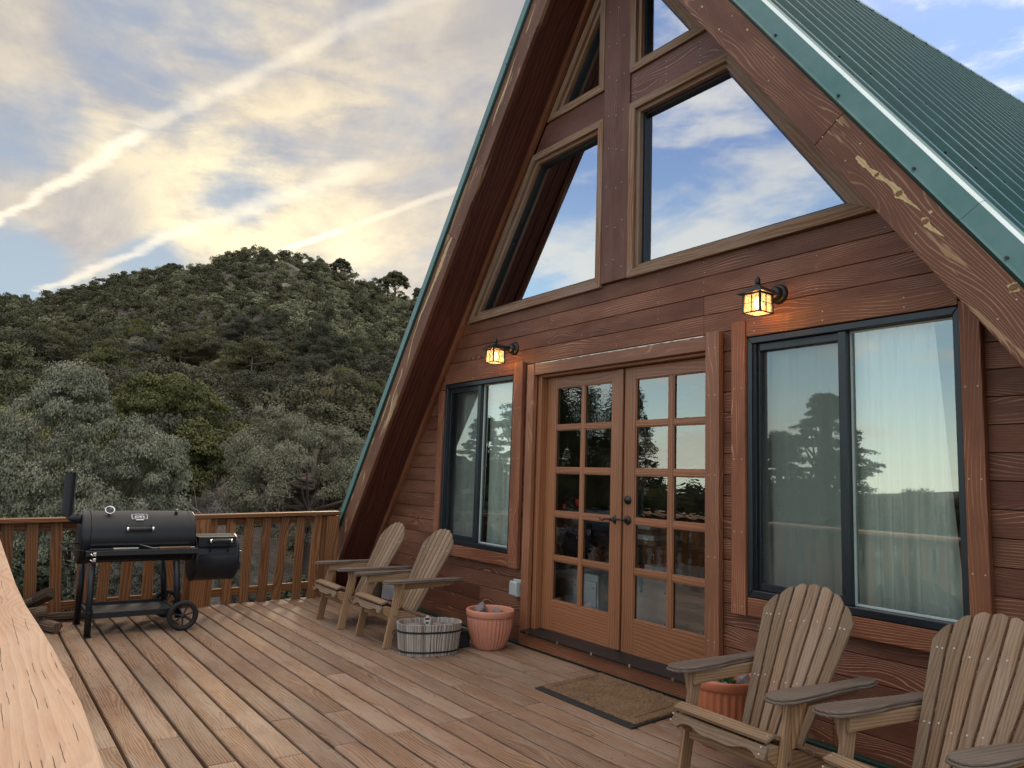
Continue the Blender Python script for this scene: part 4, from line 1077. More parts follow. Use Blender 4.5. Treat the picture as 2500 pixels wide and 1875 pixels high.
# ================================================================== OBJECTS
# --- adirondack chair, facing -y, origin between the front feet
def make_chair(label, scalev=1.0):
    t = empty('adirondack_chair', (0, 0, 0), label, 'chair', 'wooden slat back chairs against the cabin')
    HW = .246
    lean = .105                                  # how far the leg top sits back
    def leg_x(s_): return s_ * (HW + .012)
    for s_ in (-1, 1):
        m = MB(); m.beam((leg_x(s_), .012, 0), (leg_x(s_), lean, .489), Y, .066, .022, .003)
        for zz in (.24, .455): m.disc((leg_x(s_) + s_ * .011, .012 + lean * zz / .489 + .004, zz), (s_, 0, 0), .008, 10, 1, .003)
        for zz in (.24, .455): m.disc((leg_x(s_) - s_ * .011, .012 + lean * zz / .489 + .004, zz), (-s_, 0, 0), .008, 10, 1, .003)
        m.build('leg', [M['chair_leg'], M['steel']], t)
        # side rail reaching down to the floor at the back
        m = MB(); pr = [(-.028, .300), (-.026, .262), (.02, .228), (.30, .135), (.66, .002), (.77, .002), (.765, .03), (.42, .205), (.10, .285), (.0, .318), (-.016, .318)]
        m.prism(pr, (s_ * (HW - .011) - .011, 0, 0), Y, ZZ, X, 0, .022, 0, 'x', ch=.002); m.build('side_rail', M['chair_leg'], t)
        # arm: paddle shape with a moulded double edge
        m = MB(); out = []
        L0, L1 = -.045, .655
        outer = [(.0, .0), (.02, .022), (.07, .037), (.16, .040), (.28, .034), (.40, .026), (.50, .026), (.58, .034), (.64, .030), (.69, .008), (.70, -.018)]
        inner = [(.70, -.030), (.66, -.050), (.55, -.050), (.45, -.052), (.34, -.062), (.22, -.078), (.10, -.082), (.04, -.072), (.01, -.05), (.0, -.025)]
        cx = s_ * (HW + .045)
        pr = [(cx + s_ * b, L0 + a) for a, b in outer] + [(cx + s_ * b, L0 + a) for a, b in inner]
        m.prism(pr, (0, 0, .500), X, Y, ZZ, 0, .011, 0, 'y', ch=.003)
        pr2 = [(cx + s_ * (b + (.006 if b > -.02 else -.006)), L0 + a + (-.006 if a < .02 else 0.004 if a > .68 else 0)) for a, b in outer + inner]
        m.prism(pr2, (0, 0, .489), X, Y, ZZ, 0, .011, 0, 'y', ch=.003)
        m.build('arm', M['chair_arm'], t)
        m = MB(); m.prism([(.065, .488), (.60, .488), (.60, .458), (.50, .440), (.065, .428)], (s_ * (HW - .012) - .010, 0, 0), Y, ZZ, X, 0, .020, 0, 'x', ch=.002)
        m.disc((s_ * (HW - .012) + s_ * .010, .575, .472), (s_, 0, 0), .009, 10, 1, .004); m.build('arm_support', [M['chair_leg'], M['steel']], t)
        m = MB(); m.prism([(0, .488), (s_ * .062, .488), (s_ * .012, .30), (0, .29)], (leg_x(s_) + s_ * .0115, lean * .80 + .002, 0), X, ZZ, Y, 0, .022, 0, 'y', ch=.002); m.build('arm_bracket', M['chair_leg'], t)
    # apron: slanted scalloped board on the front, then seat slats
    fx = HW + .008
    ftop = Vector((0, -.040, .318)); fd = Vector((0, -.50, -.866)).normalized()
    pr = []
    N = 28
    for i in range(N + 1):
        k = i / N; x = -fx + 2 * fx * k
        d = .048 + .012 * math.cos(k * 6 * math.pi) * (1 if .06 < k < .94 else 0) * .9 + (.008 if k < .08 or k > .92 else 0) + .016 * math.sin(k * math.pi) ** 2 * math.cos(k * 4 * math.pi - 2 * math.pi)
        pr.append((x, d))
    pr += [(fx, 0), (-fx, 0)]
    m = MB(); m.prism(pr, ftop, X, fd, fd.cross(X) * -1, 0, .018, 0, 'x', ch=.002)
    for s_ in (-1, 1):
        for k in (.012, .040): m.disc(ftop + X * s_ * (fx - .014) + fd * k + Vector((0, -.866, .5)) * .0185, (0, -.866, .5), .0038, 8, 1, .0015)
    m.build('apron', [M['chair'], M['nail']], t)
    m = MB()
    seat = [(-.020, .343, .28), (.042, .335, -.30), (.105, .310, -.38), (.165, .284, -.42), (.225, .257, -.42), (.285, .230, -.42), (.340, .205, -.42)]
    for i, (y, z, sl) in enumerate(seat):
        dv = Vector((0, math.cos(sl), math.sin(sl)))
        m.beam((-fx, y, z), (fx, y, z), dv, .056, .018, .003)
        if i < 2:
            for x in (-fx + .015, 0, fx - .015): m.disc(Vector((x, y, z)) + X.cross(dv) * .009, X.cross(dv), .004, 8, 1, .0012)
    m.build('seat', [M['chair'], M['nail']], t)
    m = MB(); m.beam((-HW + .0005, .050, .235), (HW - .0005, .050, .235), ZZ, .085, .019, .003); m.build('front_stretcher', M['chair_leg'], t)
    m = MB(); m.tube([(-HW - .015, .45, .115), (HW + .015, .45, .115)], .014, 12); m.lathe([(0, 0), (.026, 0), (.03, .012), (.026, .03), (0, .03)], (HW + .012, .45, .115), (1, 0, 0), 12); m.lathe([(0, 0), (.026, 0), (.03, .012), (.026, .03), (0, .03)], (-HW - .042, .45, .115), (1, 0, 0), 12)
    m.build('lower_dowel', M['chair_leg'], t)
    m = MB(); m.tube([(-HW - .02, .535, .462), (HW + .02, .535, .462)], .016, 12); m.build('upper_dowel', M['chair_leg'], t)
    # back: seven slats fanning out, rounded heads following one arc
    B0 = Vector((0, .285, .178)); bd = Vector((0, .465, .885)).normalized(); bn = X.cross(bd)     # bn points to the back/down
    if bn.y < 0: bn = -bn
    Ltot = .785; n = 7
    def edge_x(u, t_):   # u in -1..1 across, t_ along (metres)
        half = .160 + (.248 - .160) * min(1, t_ / .62)
        return u * half
    def head(u): return Ltot - .150 * abs(u) ** 2.35
    for k in range(n):
        u0 = -1 + 2 * k / n; u1 = -1 + 2 * (k + 1) / n; g = .0056
        pr = []
        bot = 0.0
        T = [bot, .15, .3, .45, .58]
        ha, hb = head(u0), head(u1)
        left = [(edge_x(u0, t_) + g, t_) for t_ in T if t_ < ha - .03]; right = [(edge_x(u1, t_) - g, t_) for t_ in T if t_ < hb - .03]
        xa, xb = edge_x(u0, ha) + g, edge_x(u1, hb) - g
        top = []
        for j in range(7):
            q = j / 6; uu = u0 + (u1 - u0) * q
            e_ = math.sin(q * math.pi) * .010
            top.append((xa + (xb - xa) * q, head(uu) - (.012 * (1 - q if u0 >= -.2 and False else 0)) + e_ - .006))
        pr = left + top + right[::-1]
        m = MB(); m.prism(pr, B0, X, bd, bn * -1, 0, .016, 0, 'y', ch=.003)
        for tt in (.30, .60):
            c = B0 + X * ((edge_x(u0, tt) + edge_x(u1, tt)) / 2) + bd * (tt + .012 * math.sin(k * 2.1)) - bn * .016
            m.disc(c, -bn, .0042, 8, 1, .0014)
            if k in (0, 6): m.disc(c + X * (.022 if k == 0 else -.022), -bn, .0042, 8, 1, .0014)
        m.build('back_slat', [M['chair'], M['nail']], t)
    for tt, ww in ((.60, .42), (.30, .40)):
        m = MB(); c = B0 + bd * tt + bn * .012; m.beam(c - X * ww / 2, c + X * ww / 2, bd, .05, .022, .003); m.build('back_batten', M['chair_leg'], t)
    return t
ch0 = make_chair('weathered slat back chair in the corner by the railing post')
spots = [(-6.485, 2.735, -.03, None), (-5.665, 2.755, -.01, 'weathered slat back chair just behind the oval wooden tub'),
         (-2.190, 2.745, -.045, 'large grey brown slat back chair beside the doormat, ribbed terracotta pot behind it'),
         (-1.455, 2.715, -.190, 'nearest slat back chair, cut off by the lower right edge of the photo')]
for i, (x, y, rz, lb) in enumerate(spots):
    c = ch0 if i == 0 else copy_tree(ch0)
    c.location = (x, y, .0005); c.rotation_euler = (0, 0, rz)
    if lb: c['label'] = lb

# --- smoker grill
def grill():
    g = empty('smoker_grill', (-7.08, 1.25, 0), 'black offset smoker grill on wheels standing by the far railing', 'grill')
    cx, cz, r = -7.06, .740, .208
    y0, y1 = .80, 1.655
    m = MB(); m.lathe([(0, 0), (r * .97, 0), (r, .004), (r, .012), (r - .002, .016), (r - .002, y1 - y0 - .016), (r, y1 - y0 - .012), (r, y1 - y0 - .004), (r * .97, y1 - y0), (0, y1 - y0)], (cx, y0, cz), (0, 1, 0), 56)
    # welded bands at both ends of the lid
    m.lathe([(r + .0035, 0), (r + .0035, .05)], (cx, y0 + .010, cz), (0, 1, 0), 56); m.lathe([(r + .0035, 0), (r + .0035, .03)], (cx, y1 - .045, cz), (0, 1, 0), 56)
    body = m.build('barrel', M['grill'], g)
    # lid: upper front shell standing 3 mm proud, with a lip along its bottom edge
    m = MB(); a0, a1 = -12, 118; N = 30
    for i in range(N):
        t0, t1 = R(a0 + (a1 - a0) * i / N), R(a0 + (a1 - a0) * (i + 1) / N); rr_ = r + .0045
        q = [(cx + rr_ * math.cos(t0), y0 + .065, cz + rr_ * math.sin(t0)), (cx + rr_ * math.cos(t0), y1 - .050, cz + rr_ * math.sin(t0)), (cx + rr_ * math.cos(t1), y1 - .050, cz + rr_ * math.sin(t1)), (cx + rr_ * math.cos(t1), y0 + .065, cz + rr_ * math.sin(t1))]
        m.face(q[::-1] if False else q, [(0, 0)] * 4, (.5, .5), 0, True)
    for yy in (y0 + .065, y1 - .05):
        for i in range(N):
            t0, t1 = R(a0 + (a1 - a0) * i / N), R(a0 + (a1 - a0) * (i + 1) / N)
            m.face([(cx + (r - .001) * math.cos(t0), yy, cz + (r - .001) * math.sin(t0)), (cx + (r + .0045) * math.cos(t0), yy, cz + (r + .0045) * math.sin(t0)), (cx + (r + .0045) * math.cos(t1), yy, cz + (r + .0045) * math.sin(t1)), (cx + (r - .001) * math.cos(t1), yy, cz + (r - .001) * math.sin(t1))], [(0, 0)] * 4, (.5, .5))
    ta = R(a0); m.beam((cx + (r + .004) * math.cos(ta), y0 + .065, cz + (r + .004) * math.sin(ta)), (cx + (r + .004) * math.cos(ta), y1 - .05, cz + (r + .004) * math.sin(ta)), ZZ, .016, .006, .001)
    for yy in (y0 + .16, y1 - .14): m.tube([(cx - .04, yy - .03, cz + r + .006), (cx - .04, yy + .03, cz + r + .006)], .009, 8)
    lid = m.build('lid', M['grill'], g)
    def onr(a, yy, d=0): return Vector((cx + (r + .0045 + d) * math.cos(R(a)), yy, cz + (r + .0045 + d) * math.sin(R(a))))
    # handle
    m = MB(); yh0, yh1 = 1.12, 1.30; ah = 19
    for yy in (yh0, yh1): m.tube([onr(ah + 13, yy, -.002), onr(ah - 2, yy, .055)], .004, 8)
    hA, hB = onr(ah - 2, yh0 - .012, .055), onr(ah - 2, yh1 + .012, .055)
    m.tube([hA.lerp(hB, k) for k in (.06, .3, .5, .7, .94)], .0165, 14, 1)
    m.lathe([(0, 0), (.019, 0), (.019, .016), (0, .016)], hA, hB - hA, 14, 2); m.lathe([(0, 0), (.019, 0), (.019, .016), (0, .016)], hB, hA - hB, 14, 2)
    build_sub(m, 'handle', [M['grill'], M['grill_dull'], M['chrome']], lid, g)
    # thermometer on the lid
    nrm = (onr(66, 0) - Vector((cx, 0, cz))).normalized()
    m = MB(); c = onr(66, .995); m.lathe([(.008, 0), (.008, .024)], c, nrm, 12, 0)
    gf = (nrm * .6 + Vector((.75, 0, .1))).normalized()
    m.lathe([(0, .0), (.030, .0), (.037, .004), (.037, .014), (.032, .016), (.030, .011), (0, .011)], c + nrm * .026, gf, 28, 1)
    m.lathe([(0, .0), (.029, .0)], c + nrm * .026 + gf * .0115, gf, 24, 2)
    m.beam(c + nrm * .026 + gf * .0125, c + nrm * .026 + gf * .0125 + Vector((0, .008, .02)), Y, .003, .001, 0, 1)
    build_sub(m, 'thermometer', [M['grill'], M['chrome'], M['badgeblack']], lid, g)
    m = MB(); m.lathe([(0, 0), (.013, 0), (.014, .012), (.011, .024), (0, .026)], onr(66, 1.505), nrm, 14); build_sub(m, 'vent_knob', M['grill_dull'], lid, g)
    # badge with the maker's lettering
    ab = 52; c = onr(ab, 1.215, .004); nb = (c - Vector((cx, c.y, cz))).normalized(); ub = Vector((0, 1, 0)); vb = nb.cross(ub) * -1
    if vb.z < 0: vb = -vb
    def badge(w_, h_):
        return [(-w_, -h_ * .8), (-w_ * .55, -h_ * .86), (-w_ * .4, -h_), (w_ * .4, -h_), (w_ * .55, -h_ * .86), (w_, -h_ * .8), (w_ * 1.05, 0), (w_, h_ * .8), (w_ * .5, h_ * .95), (0, h_), (-w_ * .5, h_ * .95), (-w_, h_ * .8), (-w_ * 1.05, 0)]
    m = MB(); m.prism(badge(.058, .034), c, ub, vb, nb, -.006, .003, 1, ch=.0006); m.prism(badge(.053, .030), c, ub, vb, nb, .0032, .0042, 0); m.prism([(-.028, -.043), (.028, -.043), (.03, -.036), (-.03, -.036)], c, ub, vb, nb, -.006, .004, 1)
    bo = build_sub(m, 'badge', [M['badgeblack'], M['badgewhite']], lid, g)
    for txt, sz, dv in (("JOE'S", .034, -.019), ('OKLAHOMA', .0125, .0125)):
        cu = bpy.data.curves.new('t', 'FONT'); cu.body = txt; cu.size = sz; cu.align_x = 'CENTER'; cu.extrude = .0006; cu.offset = .0007 if sz > .02 else .0002
        to = bpy.data.objects.new('t', cu); col.objects.link(to); bpy.context.view_layer.update()
        me = bpy.data.meshes.new_from_object(to.evaluated_get(bpy.context.evaluated_depsgraph_get())); bpy.data.objects.remove(to)
        mt = Matrix((ub, vb, nb)).transposed().to_4x4(); mt.translation = c + nb * .0050 + vb * dv - Vector(g['_org'])
        me.transform(mt); me.materials.clear(); me.materials.append(M['badgewhite']); to = bpy.data.objects.new('lettering', me); col.objects.link(to); to.parent = lid
    # chimney
    m = MB(); el = Vector((cx + .05, .70, .895))
    m.tube([(cx + .05, y0 + .01, .895), (cx + .05, .765, .895)], .043, 24)
    rad_ = .043
    # mitred elbow
    ring1 = []; ring2 = []; ring3 = []
    for j in range(25):
        a = 2 * math.pi * j / 24; ox, oc = rad_ * math.cos(a), rad_ * math.sin(a)
        ring1.append(Vector((el.x + ox, .766, el.z + oc))); ring2.append(Vector((el.x + ox, el.y - oc, el.z + oc))); ring3.append(Vector((el.x + ox + .0, el.y - oc - .0, el.z + .36)))
    for j in range(24):
        m.face([ring1[j], ring1[j + 1], ring2[j + 1], ring2[j]], [(0, 0)] * 4, (.5, .5), 0, True); m.face([ring2[j], ring2[j + 1], ring3[j + 1], ring3[j]], [(0, 0)] * 4, (.5, .5), 0, True)
    m.build('chimney', M['grill'], g)
    m = MB(); m.lathe([(0, 0), (.062, 0), (.062, .004), (0, .004)], (el.x, el.y, el.z + .366), (0, 0, 1), 28); m.lathe([(0, 0), (.008, 0), (.006, .018), (0, .018)], (el.x, el.y, el.z + .370), (0, 0, 1), 10, 1); m.tube([(el.x, el.y, el.z + .33), (el.x, el.y, el.z + .366)], .004, 6)
    m.build('chimney_cap', [M['grill_dull'], M['steel']], g)
    # side rack bar at the left end
    m = MB(); xs = cx + .19; m.tube([(cx + .10, y0, .700), (cx + .10, .735, .702), (cx + .10, .66, .702), (xs, .69, .655), (xs, .77, .655), (xs, y0 + .02, .655), (xs, y0 + .025, .60)], .006, 8); m.build('side_bar', M['grill_dull'], g)
    # front shelf and its dropped front
    m = MB(); sx0, sx1 = cx + r - .03, cx + r + .095
    m.box((sx0, .83, .648), (sx1, 1.66, .656), r=.002, grain=1); m.box((sx1 - .006, .83, .618), (sx1, 1.66, .6475), r=.002, grain=1)
    for yy in (.85, 1.64): m.beam((sx0 + .01, yy, .55), (sx1 - .02, yy, .645), Y, .02, .006, .001)
    m.build('front_shelf', M['grill_dull'], g)
    m = MB(); 
    for zz in (.634, .590):
        m.tube([(sx1 + .004, .872, zz + .008), (sx1 + .024, .862, zz), (sx1 + .026, .875, zz - .010), (sx1 + .006, .885, zz - .012)], .005, 8); m.box((sx1, .878, zz - .014), (sx1 + .018, .902, zz + .012), r=.003, grain=2)
    m.build('tool_hook', M['chrome'], g)
    # legs
    for (fx_, fy, tx, ty, wheel) in ((-6.765, .893, cx + .14, .885, 0), (-7.355, .885, cx - .14, .885, 0), (-6.79, 1.550, cx + .14, 1.50, 1), (-7.33, 1.550, cx - .14, 1.50, 1)):
        m = MB(); zb = .0 if not wheel else .10; m.tube([(fx_, fy, zb), (tx + (fx_ - tx) * .0 + (.125 if tx > cx else -.125), ty, .56)], .0245, 16)
        if not wheel: m.lathe([(0, 0), (.030, 0), (.030, .006), (0, .006)], (fx_, fy, .0002), (0, 0, 1), 14)
        m.lathe([(.026, 0), (.026, .02)], (fx_, fy, .185), (0, 0, 1), 14)
        m.build('leg', M['grill'], g)
    m = MB(); m.box((-7.32, .90, .150), (-6.80, 1.53, .156), r=.001, grain=1); m.box((-6.803, .90, .132), (-6.797, 1.53, .176), r=.001, grain=1); m.box((-7.323, .90, .132), (-7.317, 1.53, .176), r=.001, grain=1)
    m.box((-7.30, .894, .140), (-6.79, .912, .170), r=.001); m.box((-7.30, 1.528, .140), (-6.79, 1.546, .170), r=.001)
    m.build('bottom_shelf', M['grill'], g)
    for xx in (-6.745, -7.40):
        R_ = .119; c = Vector((xx, 1.575, R_ + .0005))
        m = MB(); m.lathe([(R_ - .036, -.019), (R_ - .010, -.023), (R_, -.013), (R_, .013), (R_ - .010, .023), (R_ - .036, .019), (R_ - .036, -.019)], c, (1, 0, 0), 44)
        for k in range(44):
            a = 2 * math.pi * k / 44; p = c + Vector((0, math.cos(a), math.sin(a))) * (R_ - .001); m.beam(p - X * .012, p + X * .012, Vector((0, math.cos(a), math.sin(a))), .005, .006, 0)
        wh = m.build('wheel', M['rubber'], g)
        m = MB(); m.lathe([(0, -.022), (.020, -.022), (.022, -.012), (.022, .012), (.020, .022), (0, .022)], c, (1, 0, 0), 20)
        for k in range(7):
            a = 2 * math.pi * k / 7 + .25; d_ = Vector((0, math.cos(a), math.sin(a))); m.beam(c + d_ * .018, c + d_ * (R_ - .032), X, .018, .010, .002)
        build_sub(m, 'spokes', M['grill_dull'], wh, g)
    m = MB(); m.tube([(-7.41, 1.575, .1195), (-6.735, 1.575, .1195)], .008, 10); m.build('axle', M['grill_dull'], g)
    # firebox
    fx_, fz, fr = cx + .015, .552, .198; fy0, fy1 = 1.668, 2.030
    m = MB(); m.lathe([(0, 0), (fr * .97, 0), (fr, .004), (fr, .02), (fr - .002, .024), (fr - .002, fy1 - fy0 - .03), (fr + .002, fy1 - fy0 - .028), (fr + .002, fy1 - fy0 - .004), (fr * .97, fy1 - fy0), (0, fy1 - fy0)], (fx_, fy0, fz), (0, 1, 0), 48)
    fb = m.build('firebox', M['grill'], g)
    m = MB(); a0, a1 = 12, 100; N = 18
    for i in range(N):
        t0, t1 = R(a0 + (a1 - a0) * i / N), R(a0 + (a1 - a0) * (i + 1) / N); rr_ = fr + .0045
        m.face([(fx_ + rr_ * math.cos(t0), fy0 + .01, fz + rr_ * math.sin(t0)), (fx_ + rr_ * math.cos(t0), fy1 - .035, fz + rr_ * math.sin(t0)), (fx_ + rr_ * math.cos(t1), fy1 - .035, fz + rr_ * math.sin(t1)), (fx_ + rr_ * math.cos(t1), fy0 + .01, fz + rr_ * math.sin(t1))], [(0, 0)] * 4, (.5, .5), 0, True)
    m.box((fx_ + fr * .40, fy0 + .012, fz + fr * .93), (fx_ + fr * .98, fy1 - .04, fz + fr * .955), r=.001, grain=1)
    m.box((fx_ + fr * .965, fy0 + .012, fz + fr * .55), (fx_ + fr * .98, fy1 - .04, fz + fr * .929), r=.001, grain=1)
    ld = build_sub(m, 'firebox_lid', M['grill'], fb, g)
    m = MB(); hx, hz = fx_ + fr + .052, fz + .158
    for yy in (1.775, 1.925):
        m.tube([(fx_ + fr - .005, yy, fz + .06), (hx, yy, hz)], .004, 8)
    m.tube([(hx, 1.765, hz), (hx, 1.805, hz + .003), (hx, 1.85, hz + .004), (hx, 1.895, hz + .003), (hx, 1.935, hz)], .0155, 14, 1)
    m.lathe([(0, 0), (.018, 0), (.018, .015), (0, .015)], (hx, 1.757, hz), (0, 1, 0), 14, 2); m.lathe([(0, 0), (.018, 0), (.018, .015), (0, .015)], (hx, 1.928, hz), (0, 1, 0), 14, 2)
    build_sub(m, 'lid_handle', [M['grill'], M['grill_dull'], M['chrome']], fb, g)
    m = MB(); m.box((fx_ + .06, fy1 + .001, fz - .10), (fx_ + .15, fy1 + .028, fz - .03), r=.003); m.tube([(fx_ + .12, fy1, fz + .065), (fx_ + .12, fy1 + .055, fz + .045)], .007, 8, 1, r1=.003)
    build_sub(m, 'air_vent', [M['grill_dull'], M['steel']], fb, g)
grill()
# tools lying on the shelf
sz_ = .6575
def tool(nm, y0, y1, label, wooden, x0):
    r_ = empty(nm, (x0, y0, sz_), label, 'tool', 'barbecue tools on the grill shelf')
    m = MB(); m.box((x0 - .012, min(y0, y1), sz_), (x0 + .012, max(y0, y1), sz_ + .016), r=.004, grain=1); m.build('grip', M['tan'] if wooden else M['steel'], r_)
    m = MB()
    if wooden: m.tube([(x0, min(y0, y1), sz_ + .010), (x0 - .02, min(y0, y1) - .04, sz_ + .006), (x0 - .05, min(y0, y1) - .14, sz_ + .035)], .004, 8); m.box((x0 - .008, max(y0, y1), sz_ + .003), (x0 + .008, max(y0, y1) + .04, sz_ + .013), r=.003, grain=1)
    else: m.box((x0 - .016, min(y0, y1) - .16, sz_ + .001), (x0 + .016, min(y0, y1) - .001, sz_ + .012), r=.003, grain=1)
    m.build('metal_end', M['grill_dull'] if not wooden else M['steel'], r_)
tool('barbecue_tool', 1.02, 1.21, 'flat grey barbecue tool at the thermometer end of the shelf', False, -6.81)
tool('barbecue_fork', 1.36, 1.60, 'barbecue fork with a reddish wooden grip at the firebox end of the shelf', True, -6.80)

# firewood by the left end of the far railing
def log(p, d, L, r0, label, seed, cut=False):
    rr = random.Random(seed); d = Vector(d).normalized(); p = Vector(p); m = MB()
    t = Vector((0, 0, 1)) if abs(d.z) < .9 else X; ax = (t - d * t.dot(d)).normalized(); ay = d.cross(ax)
    pr = [(r0 * rr.uniform(.75, 1.15) * math.cos(a), r0 * rr.uniform(.75, 1.15) * math.sin(a)) for a in [2 * math.pi * k / 9 for k in range(9)]]
    m.prism(pr, p - d * L / 2, ax, ay, d, 0, L, 0, 'z', ch=.004)
    for k in range(3):
        a = rr.uniform(0, 6.28); m.prism([(q[0] * .55 + math.cos(a) * r0 * .5, q[1] * .55 + math.sin(a) * r0 * .5) for q in pr], p - d * L * rr.uniform(.2, .45), ax, ay, d, 0, L * rr.uniform(.4, .7), 0, 'z', ch=.004)
    o = m.build('firewood_log', M['log'], None, p); tag(o, label, 'log', 'split firewood by the far railing')
log((-7.42, .56, .20), (.5, .55, .38), .34, .055, 'upright dark split log leaning on the railing behind the bleached handrail', 1)
log((-7.38, .50, .055), (.7, .35, .0), .40, .055, 'dark split log on the deck at the bottom of the pile', 2)
log((-7.52, .78, .045), (.08, 1, .02), .52, .040, 'long thin log lying along the foot of the railing behind the grill leg', 3)
log((-7.15, .66, .045), (.95, .45, -.02), .26, .044, 'split log pointing at the grill leg at the end of the pile', 4)
log((-7.50, .48, .135), (.6, -.3, .1), .32, .045, 'dark log in the middle of the firewood pile', 5)
log((-7.25, .52, .125), (.2, .8, .1), .28, .045, 'small dark log on top of the bottom log of the pile', 6)

# bag and wood chunk in the corner behind the chairs
def blobmesh(name, c, sx, sy, sz2, mats, seed, amp=.12, n=18, red=None):
    rr = random.Random(seed); m = MB(); c = Vector(c); V = []
    for i in range(n + 1):
        th = math.pi * i / n
        for j in range(n * 2):
            ph = 2 * math.pi * j / (n * 2); d = Vector((math.sin(th) * math.cos(ph), math.sin(th) * math.sin(ph), math.cos(th)))
            e = lambda v: math.copysign(abs(v) ** .7, v)
            k = 1 + amp * mnoise.noise(d * 1.8 + Vector((seed, 0, 0))) + amp * .5 * mnoise.noise(d * 5 + Vector((seed, 3, 0)))
            V.append(c + Vector((e(d.x) * sx * k, e(d.y) * sy * k, e(d.z) * sz2 * k)))
    base = len(m.v); m.v += [tuple(v) for v in V]; N = n * 2
    for i in range(n):
        for j in range(N):
            j2 = (j + 1) % N; m.f.append([base + i * N + j, base + (i + 1) * N + j, base + (i + 1) * N + j2, base + i * N + j2]); m.uv += [(0, 0)] * 4; m.rn += [(.5, .5)] * 4
            zz = V[i * N + j].z - c.z; m.mi.append(1 if red and red[0] < zz < red[1] else 0); m.sm.append(True)
    return m.build(name, mats, None, c)
o = blobmesh('charcoal_bag', (-6.60, 3.42, .165), .12, .10, .17, [M['bag'], M['bagred']], 3, red=(-.06, .03)); tag(o, 'white bag with a red band behind the chair nearest the railing', 'bag')
def rock(c, s_, seed, label, nm='rock', mat='rock', grp='rocks filling the planters', sq=(1, 1, 1)):
    rr = random.Random(seed); m = MB(); pts = []
    import mathutils
    bmv = []
    for k in range(26):
        v = Vector((rr.gauss(0, 1), rr.gauss(0, 1), rr.gauss(0, 1))).normalized() * rr.uniform(.8, 1.1); bmv.append(Vector((v.x * s_ * sq[0], v.y * s_ * sq[1], v.z * s_ * sq[2])))
    import bmesh
    bm = bmesh.new(); [bm.verts.new(v) for v in bmv]; bmesh.ops.convex_hull(bm, input=bm.verts); bmesh.ops.subdivide_edges(bm, edges=bm.edges, cuts=1, use_grid_fill=True)
    for v in bm.verts: v.co *= 1 + .06 * mnoise.noise(v.co * 30 + Vector((seed, 0, 0)))
    bmesh.ops.delete(bm, geom=[v for v in bm.verts if not v.link_faces], context='VERTS')
    me = bpy.data.meshes.new(nm); bm.to_mesh(me); bm.free(); me.materials.append(M[mat]); o = bpy.data.objects.new(nm, me); col.objects.link(o); o.location = c
    tag(o, label, nm.replace('_', ' '), grp); return o
rock((-6.86, 3.36, .50), .10, 21, 'tan split wood chunk poking up behind the corner chair', 'wood_chunk', 'tan', None, (.8, .7, .9))
o = blobmesh('wood_sack', (-6.87, 3.40, .21), .12, .12, .215, [M['log'], M['log']], 8); tag(o, 'dark sack of kindling in the corner carrying the tan wood chunk', 'sack')

# --- pots
def pot(c, h, rt, rb, mat, label, ribs=34, rim=.055):
    r_ = empty('terracotta_pot', c, label, 'pot', 'ribbed terracotta pots')
    prof = []
    n = 26
    for i in range(n + 1):
        t = i / n; z = t * (h - rim)
        rr_ = rb + (rt * .93 - rb) * (math.sin(min(1, t * 1.02) * math.pi / 2) ** .82)
        prof.append((rr_, z))
    m = MB()
    def radf(r0, z0, a):
        k = smooth(.01, .05, z0) * (1 - smooth(h - rim - .02, h - rim, z0))
        return r0 + k * .0040 * math.cos(a * ribs)
    m.lathe([(0, 0)] + prof, c, n=ribs * 6, rad=radf)
    m.build('body', M[mat], r_)
    m = MB(); z0 = h - rim
    m.lathe([(rt * .93 - .002, z0 - .001), (rt * .965, z0 + .002), (rt * .99, z0 + .012), (rt, h - .010), (rt - .003, h - .002), (rt - .010, h), (rt - .018, h - .003), (rt - .022, h - .012), (rt - .026, h - .05), (rt - .045, h - .10)], c, n=72)
    m.build('rim', M[mat], r_)
    m = MB(); m.lathe([(0, .012), (rt * .5, .008), (rt - .042, 0)], Vector(c) + Vector((0, 0, h - .060)), n=32); m.build('soil', M['soil'], r_)
pot((-5.085, 3.50, 0), .300, .192, .115, 'terracotta', 'matte pale terracotta pot with slanting ribs left of the door')
rock((-5.15, 3.45, .285), .062, 1, 'large pointed grey rock standing in the pale terracotta pot', sq=(.8, .8, 1.1))
rock((-5.02, 3.53, .270), .050, 2, 'smaller grey rock on the far side inside the pale terracotta pot')
rock((-5.20, 3.53, .258), .036, 3, 'small rock behind the pointed one in the pale pot')
pot((-2.69, 3.375, 0), .345, .190, .13, 'terracotta2', 'glossy orange terracotta pot of stones and succulents right of the doormat', ribs=30)
rock((-2.83, 3.36, .318), .045, 5, 'pale round stone at the rim of the glossy pot by the doormat', sq=(1, .8, .8))
rock((-2.70, 3.30, .305), .050, 6, 'flat grey stone at the front of the glossy pot', sq=(1.3, .8, .5))
rock((-2.60, 3.42, .322), .055, 7, 'rough upright stone beside the succulents in the glossy pot', sq=(.8, .8, 1))
rock((-2.75, 3.45, .318), .050, 8, 'grey wedge shaped stone at the back of the glossy pot')
rock((-2.64, 3.32, .300), .026, 9, 'small pebble between the succulents in the glossy pot')
m = MB(); rr = random.Random(2)
